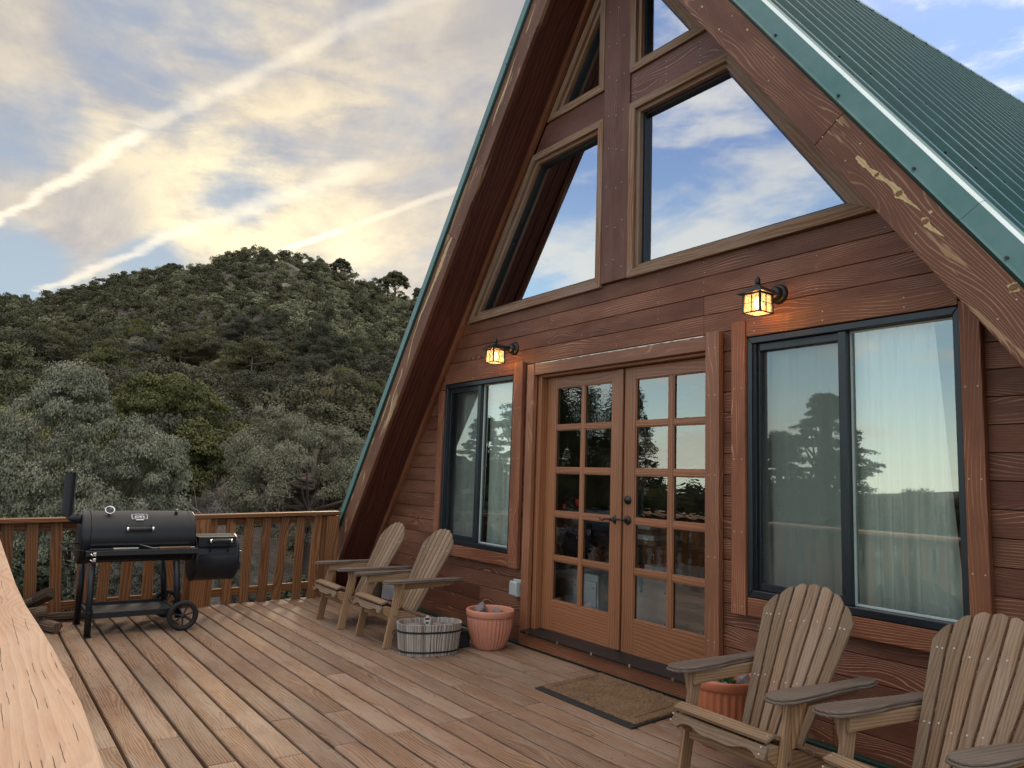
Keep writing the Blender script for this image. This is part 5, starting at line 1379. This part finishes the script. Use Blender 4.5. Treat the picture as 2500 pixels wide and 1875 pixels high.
for k in range(420):
    a = rr.uniform(0, 6.28); q = math.sqrt(rr.random()) * .062; p = Vector((-2.665 + q * math.cos(a), 3.365 + q * math.sin(a), .292 + .032 * (1 - (q / .06) ** 2) + rr.uniform(0, .01)))
    d = Vector((rr.gauss(0, .6), rr.gauss(0, .6), 1)).normalized(); s_ = d.cross(Vector((rr.random(), rr.random(), 0))).normalized() * .004
    m.face([p - s_, p + s_, p + s_ * .4 + d * .014, p - s_ * .4 + d * .014], [(0, 0)] * 4, (.5, .5))
o = m.build('succulent_plant', M['succ'], None, (-2.665, 3.365, .29)); tag(o, 'low green succulent growing between the stones of the glossy pot', 'plant')
# oval tub of staves
def tub():
    c = Vector((-5.165, 2.995, 0)); r_ = empty('wooden_tub', c, 'oval grey wooden stave tub with two dark iron bands in front of the second chair', 'planter')
    ax = Vector((.13, .47, 0)).normalized(); ay = Vector((-ax.y, ax.x, 0)); A, B, h = .252, .162, .228
    def pt(a, z, d=0):
        k = .90 + .10 * z / h; e = lambda v, p_: math.copysign(abs(v) ** p_, v)
        return c + ax * (e(math.cos(a), .85) * (A * k + d)) + ay * (e(math.sin(a), .85) * (B * k + d)) + ZZ * z
    m = MB(); N = 46; rr = random.Random(6)
    for i in range(N):
        a0, a1 = 2 * math.pi * i / N + .006, 2 * math.pi * (i + 1) / N - .006; rn = (rr.random(), rr.random()); hz = h + rr.uniform(-.003, .002); ou, ov = rr.random() * 20, rr.random() * 20
        O = [pt(a0, 0), pt(a1, 0), pt(a1, hz), pt(a0, hz)]; I = [pt(a0, 0, -.018), pt(a1, 0, -.018), pt(a1, hz, -.018), pt(a0, hz, -.018)]
        wv = .033
        m.face(O, [(ou, ov), (ou, ov + wv), (ou + h, ov + wv), (ou + h, ov)], rn); m.face(I[::-1], [(ou + h, ov), (ou + h, ov + wv), (ou, ov + wv), (ou, ov)], rn)
        m.face([O[3], O[2], I[2], I[3]], [(ou, ov), (ou, ov + wv), (ou + .02, ov + wv), (ou + .02, ov)], rn)
        m.face([O[1], I[1], I[2], O[2]], [(ou, ov)] * 4, rn); m.face([I[0], O[0], O[3], I[3]], [(ou, ov)] * 4, rn)
    m.build('staves', M['tub'], r_)
    for z in (.022, .165):
        m = MB(); M_ = 72
        for i in range(M_):
            a0, a1 = 2 * math.pi * i / M_, 2 * math.pi * (i + 1) / M_
            for (z0, z1, d0, d1) in ((z, z + .013, .0035, .0035), (z + .013, z + .013, .0035, 0), (z, z, 0, .0035)):
                m.face([pt(a0, z0, d0), pt(a1, z0, d0), pt(a1, z1, d1), pt(a0, z1, d1)], [(0, 0)] * 4, (.5, .5))
        m.build('iron_band', M['winframe'], r_)
    m = MB(); m.face([pt(2 * math.pi * i / 40, .165, -.02) for i in range(40)], [(0, 0)] * 40, (.5, .5)); m.build('soil', M['soil'], r_)
    m = MB()
    for s_ in (-1, 1):
        q = c + ax * s_ * (A + .004) + ZZ * .165; m.tube([q - ay * .04, q + ax * s_ * .02 - ay * .04 - ZZ * .02, q + ax * s_ * .02 + ay * .04 - ZZ * .02, q + ay * .04], .004, 8)
    m.build('handle', M['black_iron'], r_)
    return c, ax, ay
tc_, tax, tay = tub()
rock(tc_ + tax * -.09 + tay * .02 + ZZ * .190, .060, 12, 'long dark reddish rock at the left in the oval tub', sq=(.9, 1.4, .6))
rock(tc_ + tax * .08 + tay * .02 + ZZ * .190, .058, 13, 'broad grey rock right of the tag in the oval tub', sq=(.9, 1.3, .6))
rock(tc_ + tax * .17 + tay * .0 + ZZ * .185, .040, 14, 'small rock at the right end of the oval tub')
r_ = empty('plant_tag', tc_ + ZZ * .17, 'white plant tag with black print stuck upright in the oval tub', 'tag')
m = MB(); q = tc_ + tax * .005 + tay * .085 + ZZ * .175; m.prism([(-.022, 0), (.022, 0), (.022, .062), (0, .085), (-.022, .062)], q, tax, ZZ, tay * -1, 0, .0012); m.build('card', M['tag'], r_)
m = MB(); m.prism([(-.018, .048), (.018, .048), (.018, .062), (-.018, .062)], q, tax, ZZ, tay * -1, .0013, .0017); m.prism([(-.014, .02), (.010, .018), (.014, .03), (-.010, .032)], q, tax, ZZ, tay * -1, .0013, .0017); m.build('print', M['badgeblack'], r_)
r_ = empty('nursery_pot', (-5.215, 3.30, 0), 'small square black plastic pot between the oval tub and the terracotta pot', 'pot')
m = MB(); m.prism([(-.05, -.05), (.05, -.05), (.05, .05), (-.05, .05)], (-5.215, 3.32, 0), X, Y, ZZ, 0, .115, ch=.004); m.build('body', M['rubber'], r_)
m = MB(); m.box((-5.273, 3.262, .1155), (-5.157, 3.378, .128), r=.003); m.build('rim', M['rubber'], r_)
# doormat
r_ = empty('doormat', (-3.57, 3.41, 0), 'brown coir doormat with a black rubber edge in front of the door', 'doormat')
mc = Vector((-3.575, 3.415, 0)); ma = Vector((1, -.02, 0)).normalized(); mb_ = Vector((-.13, 1, 0)).normalized()
m = MB(); m.prism([(-.445, -.32), (.445, -.32), (.445, .32), (-.445, .32)], mc, ma, mb_, ZZ, .0005, .010, ch=.004); m.build('rubber_base', M['rubber'], r_)
m = MB()
nx, ny = 150, 100; base = 0; HX, HY = .428, .285
for j in range(ny + 1):
    for i in range(nx + 1):
        u_, v_ = -HX + 2 * HX * i / nx, -HY + 2 * HY * j / ny + .018
        e = min(HX - abs(u_), HY - abs(v_ - .018)); gr = abs(e - .065)
        z = .020 + .004 * mnoise.noise(Vector((u_ * 60, v_ * 60, 0))) + .003 * mnoise.noise(Vector((u_ * 170, v_ * 170, 4))) - (.008 * (1 - smooth(.002, .009, gr))) - .008 * (1 - smooth(0, .010, e))
        m.v.append(tuple(mc + ma * u_ + mb_ * v_ + ZZ * z))
for j in range(ny):
    for i in range(nx):
        a = j * (nx + 1) + i; m.f.append([a, a + 1, a + nx + 2, a + nx + 1]); m.uv += [(0, 0)] * 4; m.rn += [(.5, .5)] * 4; m.mi.append(0); m.sm.append(False)
m.build('coir_pile', M['coir'], r_)
# outlet cover
r_ = empty('outlet_box', (-5.125, 3.80, .435), 'grey weatherproof outlet cover on the siding left of the door', 'outlet')
m = MB(); m.prism([(-.062, -.07), (.062, -.07), (.062, .07), (-.062, .07)], (-5.125, 3.80, .435), X, ZZ, Vector((0, -1, 0)), -.02, .012, ch=.006); m.build('back_plate', M['plastic'], r_)
m = MB(); m.prism([(-.050, -.058), (.050, -.058), (.050, .050), (.038, .060), (-.038, .060), (-.050, .050)], (-5.125, 3.787, .435), X, ZZ, Vector((0, -1, 0)), 0, .052, ch=.010); m.build('cover', M['plastic'], r_)

# --- wall lanterns
def lantern(c, label):
    """c: centre of the lamp body at its bottom"""
    c = Vector(c); r_ = empty('wall_lantern', (c.x, W, c.z + .12), label, 'wall lamp', 'lit wall lanterns')
    hw, hh = .056, .120
    m = MB(); m.lathe([(0, .030), (.030, .028), (.052, .018), (.058, .008), (.060, 0)], (c.x, W - .0005, c.z + .150), (0, -1, 0), 32)
    m.lathe([(.042, .018), (.040, .050), (.030, .062), (0, .064)], (c.x, W - .0005, c.z + .150), (0, -1, 0), 24); m.build('back_plate', M['black_iron'], r_)
    m = MB(); m.tube([(c.x, W - .05, c.z + .150), (c.x, W - .10, c.z + .150), (c.x, c.y + .02, c.z + .158)], .016, 12); m.build('arm', M['black_iron'], r_)
    m = MB(); e = .086
    b = [Vector((c.x + sx * e, c.y + sy * e, c.z + hh)) for sx, sy in ((-1, -1), (1, -1), (1, 1), (-1, 1))]; tp = [Vector((c.x + sx * .016, c.y + sy * .016, c.z + hh + .048)) for sx, sy in ((-1, -1), (1, -1), (1, 1), (-1, 1))]
    bl = [v - ZZ * .005 for v in b]
    for i in range(4):
        j = (i + 1) % 4; m.face([b[i], b[j], tp[j], tp[i]], [(0, 0)] * 4, (.5, .5)); m.face([bl[i], bl[j], b[j], b[i]], [(0, 0)] * 4, (.5, .5))
    m.face(tp, [(0, 0)] * 4, (.5, .5)); m.face(bl[::-1], [(0, 0)] * 4, (.5, .5))
    m.lathe([(.014, 0), (.010, .010), (.016, .014), (.017, .020), (.014, .024), (.016, .034), (.012, .046), (.005, .054), (0, .056)], (c.x, c.y, c.z + hh + .046), n=20)
    m.build('roof_cap', M['black_iron'], r_)
    m = MB(); t_ = .006
    for sx in (-1, 1):
        for sy in (-1, 1): m.box((c.x + sx * hw - t_, c.y + sy * hw - t_, c.z), (c.x + sx * hw + t_, c.y + sy * hw + t_, c.z + hh - .006), grain=2, r=.001)
    for zz, tt in ((0.002, .006), (hh - .012, .006), (.058, .0028)):
        for s_ in (-1, 1):
            m.box((c.x - hw + .007, c.y + s_ * hw - tt * .8, c.z + zz), (c.x + hw - .007, c.y + s_ * hw + tt * .8, c.z + zz + tt), grain=0, r=.0005)
            m.box((c.x + s_ * hw - tt * .8, c.y - hw + .007, c.z + zz), (c.x + s_ * hw + tt * .8, c.y + hw - .007, c.z + zz + tt), grain=1, r=.0005)
    for s_ in (-1, 1):
        m.box((c.x - .0016, c.y + s_ * hw - .003, c.z + .009), (c.x + .0016, c.y + s_ * hw + .003, c.z + hh - .013), grain=2, r=0)
        m.box((c.x + s_ * hw - .003, c.y - .0016, c.z + .009), (c.x + s_ * hw + .003, c.y + .0016, c.z + hh - .013), grain=2, r=0)
    m.build('cage', M['black_iron'], r_)
    for k, (dx_, dy_) in enumerate(((0, -1), (1, 0), (0, 1), (-1, 0))):
        m = MB(); h_ = hw - .005; d_ = hw - .0045
        if dx_ == 0: q = [(c.x - h_, c.y + dy_ * d_, c.z + .007), (c.x + h_, c.y + dy_ * d_, c.z + .007), (c.x + h_, c.y + dy_ * d_, c.z + hh - .008), (c.x - h_, c.y + dy_ * d_, c.z + hh - .008)]
        else: q = [(c.x + dx_ * d_, c.y - h_, c.z + .007), (c.x + dx_ * d_, c.y + h_, c.z + .007), (c.x + dx_ * d_, c.y + h_, c.z + hh - .008), (c.x + dx_ * d_, c.y - h_, c.z + hh - .008)]
        m.face(q, [(0, 0)] * 4, (.5, .5)); m.build('glass_panel', M['shade'], r_)
    m = MB(); m.face([(c.x - .05, c.y - .05, c.z + .004), (c.x - .05, c.y + .05, c.z + .004), (c.x + .05, c.y + .05, c.z + .004), (c.x + .05, c.y - .05, c.z + .004)], [(0, 0)] * 4, (.5, .5)); m.build('glass_panel', M['shade'], r_)
    m = MB(); m.lathe([(0, 0), (.012, .002), (.022, .012), (.026, .026), (.022, .042), (.014, .056), (.011, .066), (0, .066)], (c.x, c.y, c.z + .030), n=20); m.build('bulb', M['bulb'], r_)
    L = bpy.data.lights.new('lantern_light', 'POINT'); L.energy = 12.0; L.color = (1, .56, .24); L.shadow_soft_size = .03
    lo = bpy.data.objects.new('lantern_light', L); col.objects.link(lo); lo.location = (c.x, c.y + .002, c.z + .055); 
    lo.location = Vector((c.x, c.y, c.z + .055)) - Vector(r_['_org']); lo.parent = r_
lantern((-2.650, 3.617, 2.325), 'larger looking lit lantern above the wide window right of the door')
lantern((-5.322, 3.617, 2.310), 'lit lantern above the narrow window left of the door')

# ================================================================== TREES
def np_mesh(name, V, F, mats, mi=None, smooth=False):
    me = bpy.data.meshes.new(name); nv, nf = len(V), len(F); k = F.shape[1]
    me.vertices.add(nv); me.vertices.foreach_set('co', V.astype(np.float32).ravel())
    me.loops.add(nf * k); me.loops.foreach_set('vertex_index', F.astype(np.int32).ravel())
    me.polygons.add(nf); me.polygons.foreach_set('loop_start', np.arange(0, nf * k, k, dtype=np.int32))
    try: me.polygons.foreach_set('loop_total', np.full(nf, k, dtype=np.int32))
    except Exception: pass
    for m_ in mats: me.materials.append(m_)
    if mi is not None: me.polygons.foreach_set('material_index', mi.astype(np.int32))
    me.update(calc_edges=True); return me
def crown_pts(rng, nc, per, rx, rz, z0, shape='dome', rc=None, flat=.75):
    """clump centres over an uneven dome and leaf points on each clump"""
    C = []
    nl = max(5, int(nc ** .55)); LB = []
    while shape == 'dome' and len(LB) < nl:
        d = rng.normal(size=3); d /= np.linalg.norm(d)
        if d[2] < -.45: continue
        k = rng.uniform(.5, .82); LB.append((np.array([d[0] * rx * k, d[1] * rx * k, z0 + d[2] * rz * k]), rx * rng.uniform(.24, .44)))
    while shape == 'dome' and len(C) < nc:
        c, lr = LB[rng.integers(nl)]; d = rng.normal(size=3); d /= np.linalg.norm(d)
        o_ = c - np.array([0, 0, z0]); 
        if d @ (o_ / (np.linalg.norm(o_) + 1e-6)) < -.25 or d[2] < -.55: continue
        C.append(c + d * lr * rng.uniform(.7, 1.0) * np.array([1, 1, .85]))
    while len(C) < nc:
        d = rng.normal(size=3); d /= np.linalg.norm(d)
        k = rng.uniform(.45, 1.0) ** .45
        lump = 1 + .22 * math.sin(d[0] * 4.1 + rx * 7) * math.cos(d[1] * 3.7 + rx * 3) + .10 * math.sin(d[2] * 7 + rx)
        p = np.array([d[0] * rx * k * lump, d[1] * rx * k * lump, z0 + (d[2] + .0) * rz * k * lump])
        if shape == 'pine':
            t = rng.random(); hgt = z0 + t * rz * 2; w_ = rx * (1 - t) ** .55 * (.62 + .38 * math.sin(t * 13 + 2 * math.sin(t * 5)) ** 2) ; a = rng.uniform(0, 6.283); q = rng.uniform(.25, 1) ** .6
            p = np.array([math.cos(a) * w_ * q, math.sin(a) * w_ * q, hgt - .06 * rz * q])
        C.append(p)
    C = np.array(C); rc = rc or rx * .24
    r_each = rc * rng.uniform(.6, 1.25, size=nc)
    d = rng.normal(size=(nc, per, 3)); d /= np.linalg.norm(d, axis=2, keepdims=True)
    d[:, :, 2] = np.where(d[:, :, 2] < -.25, -d[:, :, 2] * .6, d[:, :, 2])
    k = rng.uniform(.72, 1.08, size=(nc, per, 1))
    Pp = C[:, None, :] + d * k * r_each[:, None, None] * np.array([1, 1, flat])
    return C, Pp.reshape(-1, 3), d.reshape(-1, 3)
def leaves(rng, P_, N_, size, aspect=.6):
    n = len(P_); nn = N_ + rng.normal(size=(n, 3)) * .5; nn /= np.linalg.norm(nn, axis=1, keepdims=True)
    t = rng.normal(size=(n, 3)); t -= (t * nn).sum(1, keepdims=True) * nn; t /= np.linalg.norm(t, axis=1, keepdims=True); b = np.cross(nn, t)
    s = (size * rng.uniform(.6, 1.3, size=(n, 1)))
    V = np.stack([P_ - t * s, P_ - b * s * aspect, P_ + t * s, P_ + b * s * aspect], axis=1).reshape(-1, 3)
    return V, np.arange(n * 4).reshape(n, 4)
def limbs(rng, C, z0, h, r0, nl, trunkz=0.0, bend=.15):
    m = MB(); top = Vector((rng.normal() * bend * .4, rng.normal() * bend * .4, h * .8)); pts = [Vector((0, 0, trunkz - .4)), Vector((rng.normal() * .06, rng.normal() * .06, h * .25)), Vector((top.x * .6, top.y * .6, h * .5)), top]
    m.tube(pts, r0, 8, r1=r0 * .3)
    for k in range(nl):
        c = Vector(C[rng.integers(len(C))]); s_ = pts[1].lerp(pts[3], rng.uniform(0, .8)); mid = s_.lerp(c, .5) + Vector((0, 0, -.08 * (c - s_).length)); m.tube([s_, mid, c], r0 * .33, 5, r1=r0 * .06)
    return m
def build_tree_parts(seed, nc, per, rx, rz, z0, leaf, mat, h, r0, nl=14, shape='dome', rc=None, flat=.75, lw=.6):
    rng = np.random.default_rng(seed); C, Pp, Nn = crown_pts(rng, nc, per, rx, rz, z0, shape, rc, flat)
    V, F = leaves(rng, Pp, Nn, leaf, lw); cm = np_mesh('crown', V, F, [M[mat]])
    lm = limbs(rng, C, z0, h, r0, nl); tm = bpy.data.meshes.new('trunk'); tm.from_pydata(lm.v, [], lm.f); tm.materials.append(M['bark']); tm.polygons.foreach_set('use_smooth', [True] * len(tm.polygons)); tm.update()
    return cm, tm
def put_tree(nm, meshes, loc, rz, sc, label, cat='tree', group=None):
    r_ = bpy.data.objects.new(nm, None); col.objects.link(r_); r_.location = loc; r_.rotation_euler = (0, 0, rz); r_.scale = (sc, sc, sc) if not isinstance(sc, tuple) else sc
    tag(r_, label, cat, group)
    for n_, me in zip(('crown', 'trunk'), meshes):
        c = bpy.data.objects.new(n_, me); col.objects.link(c); c.parent = r_
    return r_
def pol(az, r): return (r * math.cos(R(az)), r * math.sin(R(az)))
def aim(x, y, r):   # a point r metres away seen in the direction of the photograph's (x,y), on the ground
    v = CAM @ Vector((x - 1250, 937.5 - y, -1841.95)); a = math.atan2(v.y, v.x); gx, gy = r * math.cos(a), r * math.sin(a); return Vector((gx, gy, gz(gx, gy)))
# big individual trees close to the deck
greyA = build_tree_parts(21, 420, 430, 2.35, 2.3, 1.9, .026, 'leaf_grey', 3.6, .16, 40, rc=.27, lw=.6)
sageA = build_tree_parts(22, 330, 330, 2.1, 2.5, 2.2, .028, 'leaf_sage', 4.0, .17, 60, rc=.27, flat=.8, lw=.4)
olivA = build_tree_parts(23, 300, 300, 2.2, 2.3, 2.3, .034, 'leaf_olive', 4.0, .16, 40, rc=.29)
olivB = build_tree_parts(24, 120, 260, 2.1, 1.8, 2.2, .055, 'leaf_olive', 3.6, .15, 22, rc=.42)
darkA = build_tree_parts(25, 120, 280, 2.1, 1.9, 2.2, .052, 'leaf_dark', 3.7, .15, 24, rc=.42)
darkB = build_tree_parts(26, 140, 240, 2.4, 1.7, 2.0, .055, 'leaf_dark', 3.4, .15, 24, rc=.45)
lowA = build_tree_parts(27, 110, 300, 1.6, 1.1, .7, .040, 'leaf_low', 1.4, .06, 16, rc=.34)
TZ = lambda p, top, h: (top - p.z) / h
near = [(greyA, 225, 16.5, 3.02, 4.25, .60, 'broad silvery grey green tree straight behind the grill', 'juniper_tree'),
        (greyA, 395, 13.5, .30, 4.25, .50, 'low silvery shoulder of leaves right of the grill lid', 'juniper_tree'),
        (sageA, 765, 21.5, 3.95, 4.75, .80, 'grey green tree with bare inner twigs left of the roof edge', 'juniper_tree'),
        (sageA, 640, 15.5, -.05, 4.75, .55, 'small grey green bush behind the rail left of the roof foot', 'juniper_tree'),
        (olivA, 465, 29, 5.2, 4.65, .92, 'yellowish olive tree in the middle above the dead branches', 'pinyon_tree'),
        (olivB, 375, 27.5, 2.9, 4.0, .7, 'small olive tree right of the silvery one', 'pinyon_tree'),
        (sageA, 25, 25, 4.2, 4.75, 1.1, 'grey green tree cut off by the left edge of the photo', 'juniper_tree'),
        (darkA, 830, 23, 1.5, 4.1, .8, 'dark bush against the lower roof edge', 'pinyon_tree'),
        (olivB, 850, 36, 4.3, 4.0, 1.0, 'olive tree touching the green roof edge half way up the slope', 'pinyon_tree'),
        (lowA, 60, 12.2, -.15, 1.8, 1.0, 'dark green bush under the silvery tree at the left edge', 'oak_bush'),
        (lowA, 150, 11.3, -.55, 1.8, .9, 'dark green bush behind the chimney of the grill', 'oak_bush'),
        (lowA, 330, 10.8, -1.0, 1.8, .9, 'dark bush seen between the balusters under the grill', 'oak_bush'),
        (lowA, 560, 11.6, -.9, 1.8, .9, 'dark bush seen between the balusters right of the firebox', 'oak_bush'),
        (lowA, 690, 11.0, -.75, 1.8, .9, 'green bush behind the balusters next to the corner post', 'oak_bush'),
        (lowA, 800, 13.0, -.6, 1.8, 1.1, 'green bush at the foot of the roof edge', 'oak_bush')]
NEARP = []
for k, (ms, px_, r_, top, hh, wf, lb, nm) in enumerate(near):
    p = aim(px_, 1000, r_); s_ = (top - p.z) / hh
    put_tree(nm, ms, p, k * 1.7, (s_ * wf if wf < .99 or True else s_, s_ * wf, s_), lb, 'bush' if 'bush' in nm else 'tree'); NEARP.append((p.x, p.y, 1.9 * s_))
# bare dead shrub
def dead(p, label, seed, size):
    rr = random.Random(seed); m = MB()
    def grow(a, d, L, r, lv):
        pts = [a]; dd = d.copy()
        for k in range(4):
            dd = (dd + Vector((rr.gauss(0, .22), rr.gauss(0, .22), rr.gauss(.03, .18)))).normalized(); pts.append(pts[-1] + dd * L / 4)
        m.tube(pts, r, 5, r1=r * .45)
        if lv:
            for q in range(rr.choice((3, 4, 4))):
                b_ = pts[rr.choice((2, 3, 4))]; nd = (dd + Vector((rr.gauss(0, .7), rr.gauss(0, .7), rr.gauss(.1, .6)))).normalized(); grow(b_, nd, L * rr.uniform(.55, .8), r * .5, lv - 1)
    for k in range(6): grow(p, Vector((rr.gauss(0, .6), rr.gauss(0, .6), 1)).normalized(), size * rr.uniform(.7, 1.1), .022, 3)
    o = m.build('dead_shrub', M['deadwood'], None, p); tag(o, label, 'dead shrub')
dead(aim(515, 1180, 27.0) + Vector((0, 0, .9)), 'bare grey branches standing between the silvery tree and the grey green one', 3, 1.9)
dead(aim(575, 1180, 22.0) + Vector((0, 0, 1.1)), 'bare grey twigs just above the rail left of the small bush', 5, 1.3)
dead(aim(300, 900, 36) + Vector((0, 0, 1.5)), 'pale dead branches between the trees half way down the slope', 8, 2.0)
# hillside trees: mid distance individuals, small far ones as one mass
def one_mesh_tree(seed, nc, per, rx, rz, z0, leaf, mat, h, r0, shape='dome', flat=.75, rc=None):
    rng = np.random.default_rng(seed); C, Pp, Nn = crown_pts(rng, nc, per, rx, rz, z0, shape, rc, flat)
    V, F = leaves(rng, Pp, Nn, leaf); lm = limbs(rng, C, z0, h, r0, 6)
    LF = [f if len(f) == 4 else None for f in lm.f]; LF = np.array([f for f in LF if f], dtype=np.int64)
    VV = np.concatenate([V, np.array(lm.v)]); FF = np.concatenate([F, LF + len(V)]); mi = np.concatenate([np.zeros(len(F)), np.ones(len(LF))])
    return np_mesh('hillside_tree', VV, FF, [M[mat], M['bark']], mi)
HM = [one_mesh_tree(40 + k, 80, 190, 2.2 + .35 * (k % 3), 1.7 + .3 * (k % 2), 2.1, .058, ('leaf_dark', 'leaf_dark', 'leaf_olive', 'leaf_dark', 'leaf_sage', 'leaf_dark', 'leaf_olive')[k], 3.7, .13, rc=.50) for k in range(7)]
rs = random.Random(99); cand = []
az = 143.0
rows_r = [26]
while rows_r[-1] < 262: rows_r.append(rows_r[-1] + 3.7)
for r0_ in rows_r:
    st = 4.2 - smooth(80, 140, r0_) * 1.1; na_ = int(R(188 - 143) * r0_ / st)
    for k in range(na_):
        a_ = 143 + (188 - 143) * (k + rs.uniform(.1, .9)) / na_; rr_ = r0_ + rs.uniform(-1.4, 1.4); x, y = pol(a_, rr_)
        if any((x - nx_) ** 2 + (y - ny_) ** 2 < (nr_ + .9) ** 2 for nx_, ny_, nr_ in NEARP): continue
        if rr_ < 33 and 160.5 < a_ < 171: continue
        if rs.random() < .06: continue
        cand.append((rr_, a_, x, y))
cand.sort()
vis = [c for c in cand if c[1] > 149]; rest_ = []
LBL = 'rounded pinyon or juniper crown, one of the dense dark green trees covering the hillside'
ni = 0
for (rr_, a_, x, y) in cand:
    if ni < 292 and a_ > 150.5:
        k = rs.choice((0, 1, 2, 3, 3, 4, 5, 5, 6, 0)) ; o = bpy.data.objects.new('hillside_tree', HM[k]); col.objects.link(o)
        s_ = rs.choice((.55, .8, .95, 1.1, 1.3, 1.5)) * rs.uniform(.9, 1.1); o.location = (x, y, gz(x, y) - .2); o.rotation_euler = (0, 0, rs.uniform(0, 6.28)); o.scale = (s_ * rs.uniform(.9, 1.15), s_, s_ * rs.uniform(.85, 1.2))
        tag(o, LBL, 'tree', 'trees covering the hillside'); ni += 1
    else: rest_.append((x, y, rr_))
LO = []
for k in range(6):
    rng = np.random.default_rng(70 + k); C, Pp, Nn = crown_pts(rng, 26, 46, 2.2, 1.8, 2.0, 'dome', .78, .75); LO.append(leaves(rng, Pp, Nn, .16)[0])
VV = []; MI = []
for (x, y, rr_) in rest_:
    L_ = LO[rs.randrange(6)]; s_ = rs.choice((.5, .7, .85, 1.0, 1.15)) * rs.uniform(.9, 1.1); a_ = rs.uniform(0, 6.28); ca, sa = math.cos(a_) * s_, math.sin(a_) * s_
    Q = np.empty_like(L_); Q[:, 0] = L_[:, 0] * ca - L_[:, 1] * sa + x; Q[:, 1] = L_[:, 0] * sa + L_[:, 1] * ca + y; Q[:, 2] = L_[:, 2] * s_ * rs.uniform(.8, 1.2) + gz(x, y) - .2
    VV.append(Q); MI.append(np.full(len(L_) // 4, rs.choice((0, 0, 1, 2))))
VV = np.concatenate(VV); FF = np.arange(len(VV)).reshape(-1, 4)
me = np_mesh('distant_trees', VV, FF, [M['leaf_dark'], M['leaf_olive'], M['leaf_sage']], np.concatenate(MI))
o = bpy.data.objects.new('distant_trees', me); col.objects.link(o)
tag(o, 'mass of small dark trees covering the upper hill up to the skyline', 'trees', None, 'stuff')
for (px_, py_, rr_, s_, lb) in ((560, 650, 236, 2.6, 'bare pale rocks near the top of the hill'), (700, 690, 205, 3.0, 'bare rock face high on the slope right of the summit'), (690, 725, 180, 2.2, 'small pale rock outcrop below the rock face')):
    p = aim(px_, py_, rr_); rock(p + Vector((0, 0, 1.2)), s_, int(px_), lb, 'rock_outcrop', 'outcrop', None, (1.3, 1.3, .9))
# skyline trees
sky1 = build_tree_parts(64, 150, 110, 2.5, 2.9, 3.5, .12, 'leaf_dark', 6.0, .22, 24, rc=.50)
for (px_, py_, s_, lb) in ((966, 690, 1.75, 'tall dark tree standing alone on the skyline left of the roof edge'), (834, 655, 1.25, 'small lone tree on the skyline between the summit and the tall one'), (1030, 715, 1.3, 'dark tree on the skyline half hidden by the green roof edge'), (420, 640, .95, 'slightly taller tree on the left shoulder of the summit')):
    p = aim(px_, py_, 240); put_tree('skyline_tree', sky1, p - Vector((0, 0, .4)), px_, s_, lb, 'tree')
# trees on the open side of the deck, seen mirrored in the glass
pine = build_tree_parts(81, 260, 190, 2.8, 4.4, 2.6, .060, 'leaf_low', 12.5, .30, 60, 'pine', rc=.44, flat=.6)
pine2 = build_tree_parts(82, 200, 190, 2.9, 3.6, 1.8, .060, 'leaf_low', 10, .28, 50, 'pine', rc=.44, flat=.6)
def mir(az_, D_):
    a = R(az_); x, y = D_ * math.cos(a), 2 * W + D_ * math.sin(a); return Vector((x, y, gz(x, y)))
for (ms, az_, D_, el, hh, wf, lb) in ((pine, -121.8, 36, 7.0, 11.8, 1.55, 'tall pine mirrored in the screened pane of the wide window'), (pine2, -124.8, 34, 4.3, 9.4, 1.2, 'shorter pine mirrored left of the tall one in the wide window'),
                                      (pine, -141.0, 27, 11.0, 11.8, 1.5, 'big dark pine mirrored in the panes of the left door leaf'), (pine2, -136.0, 30, 8.0, 9.4, .9, 'pine mirrored in the panes of the right door leaf'), (pine2, -146.5, 38, 4.8, 9.4, 1.2, 'pine mirrored in the bright pane of the narrow window')):
    p = mir(az_, D_); s_ = (1.35 + D_ * math.tan(R(el)) - p.z) / hh
    put_tree('pine_tree', ms, p, az_, (s_ * wf, s_ * wf, s_), lb, 'tree')
for k in range(60):
    az_ = -106 - .85 * k + rs.uniform(-.6, .6); D_ = rs.uniform(48, 64); p = mir(az_, D_)
    hT = 1.35 + D_ * math.tan(R(rs.uniform(-1.7, -.2) + (1.2 if az_ < -140 else 0))); s_ = (hT - p.z) / 3.8
    o = bpy.data.objects.new('valley_tree', HM[k % 4]); col.objects.link(o); o.location = p; o.scale = (s_, s_, s_); o.rotation_euler = (0, 0, k)
    tag(o, 'dark tree in the line beyond the open deck side, seen mirrored in windows', 'tree', 'tree line mirrored in the windows')

for o in bpy.data.objects:
    if '_org' in o: del o['_org']

# wind blown bits on the boards
rr = random.Random(77); m = MB()
for k in range(150):
    x = rr.uniform(-7.5, -1.0); y = rr.choice(GAPS[6:-1]) + rr.gauss(.0, .02) if rr.random() < .6 else rr.uniform(.6, 3.7); a = rr.uniform(0, 6.28); L_ = rr.uniform(.004, .016); wd = L_ * rr.uniform(.2, .5)
    d = Vector((math.cos(a), math.sin(a), 0)); n_ = Vector((-d.y, d.x, 0)); p = Vector((x, y, .0016)); m.face([p - d * L_, p - n_ * wd + ZZ * .002, p + d * L_ + ZZ * .001, p + n_ * wd + ZZ * .002], [(0, 0)] * 4, (.5, .5))
o = m.build('leaf_litter', M['log']); tag(o, 'tiny dry leaves and bark crumbs scattered over the deck boards', 'leaf litter', None, 'stuff')
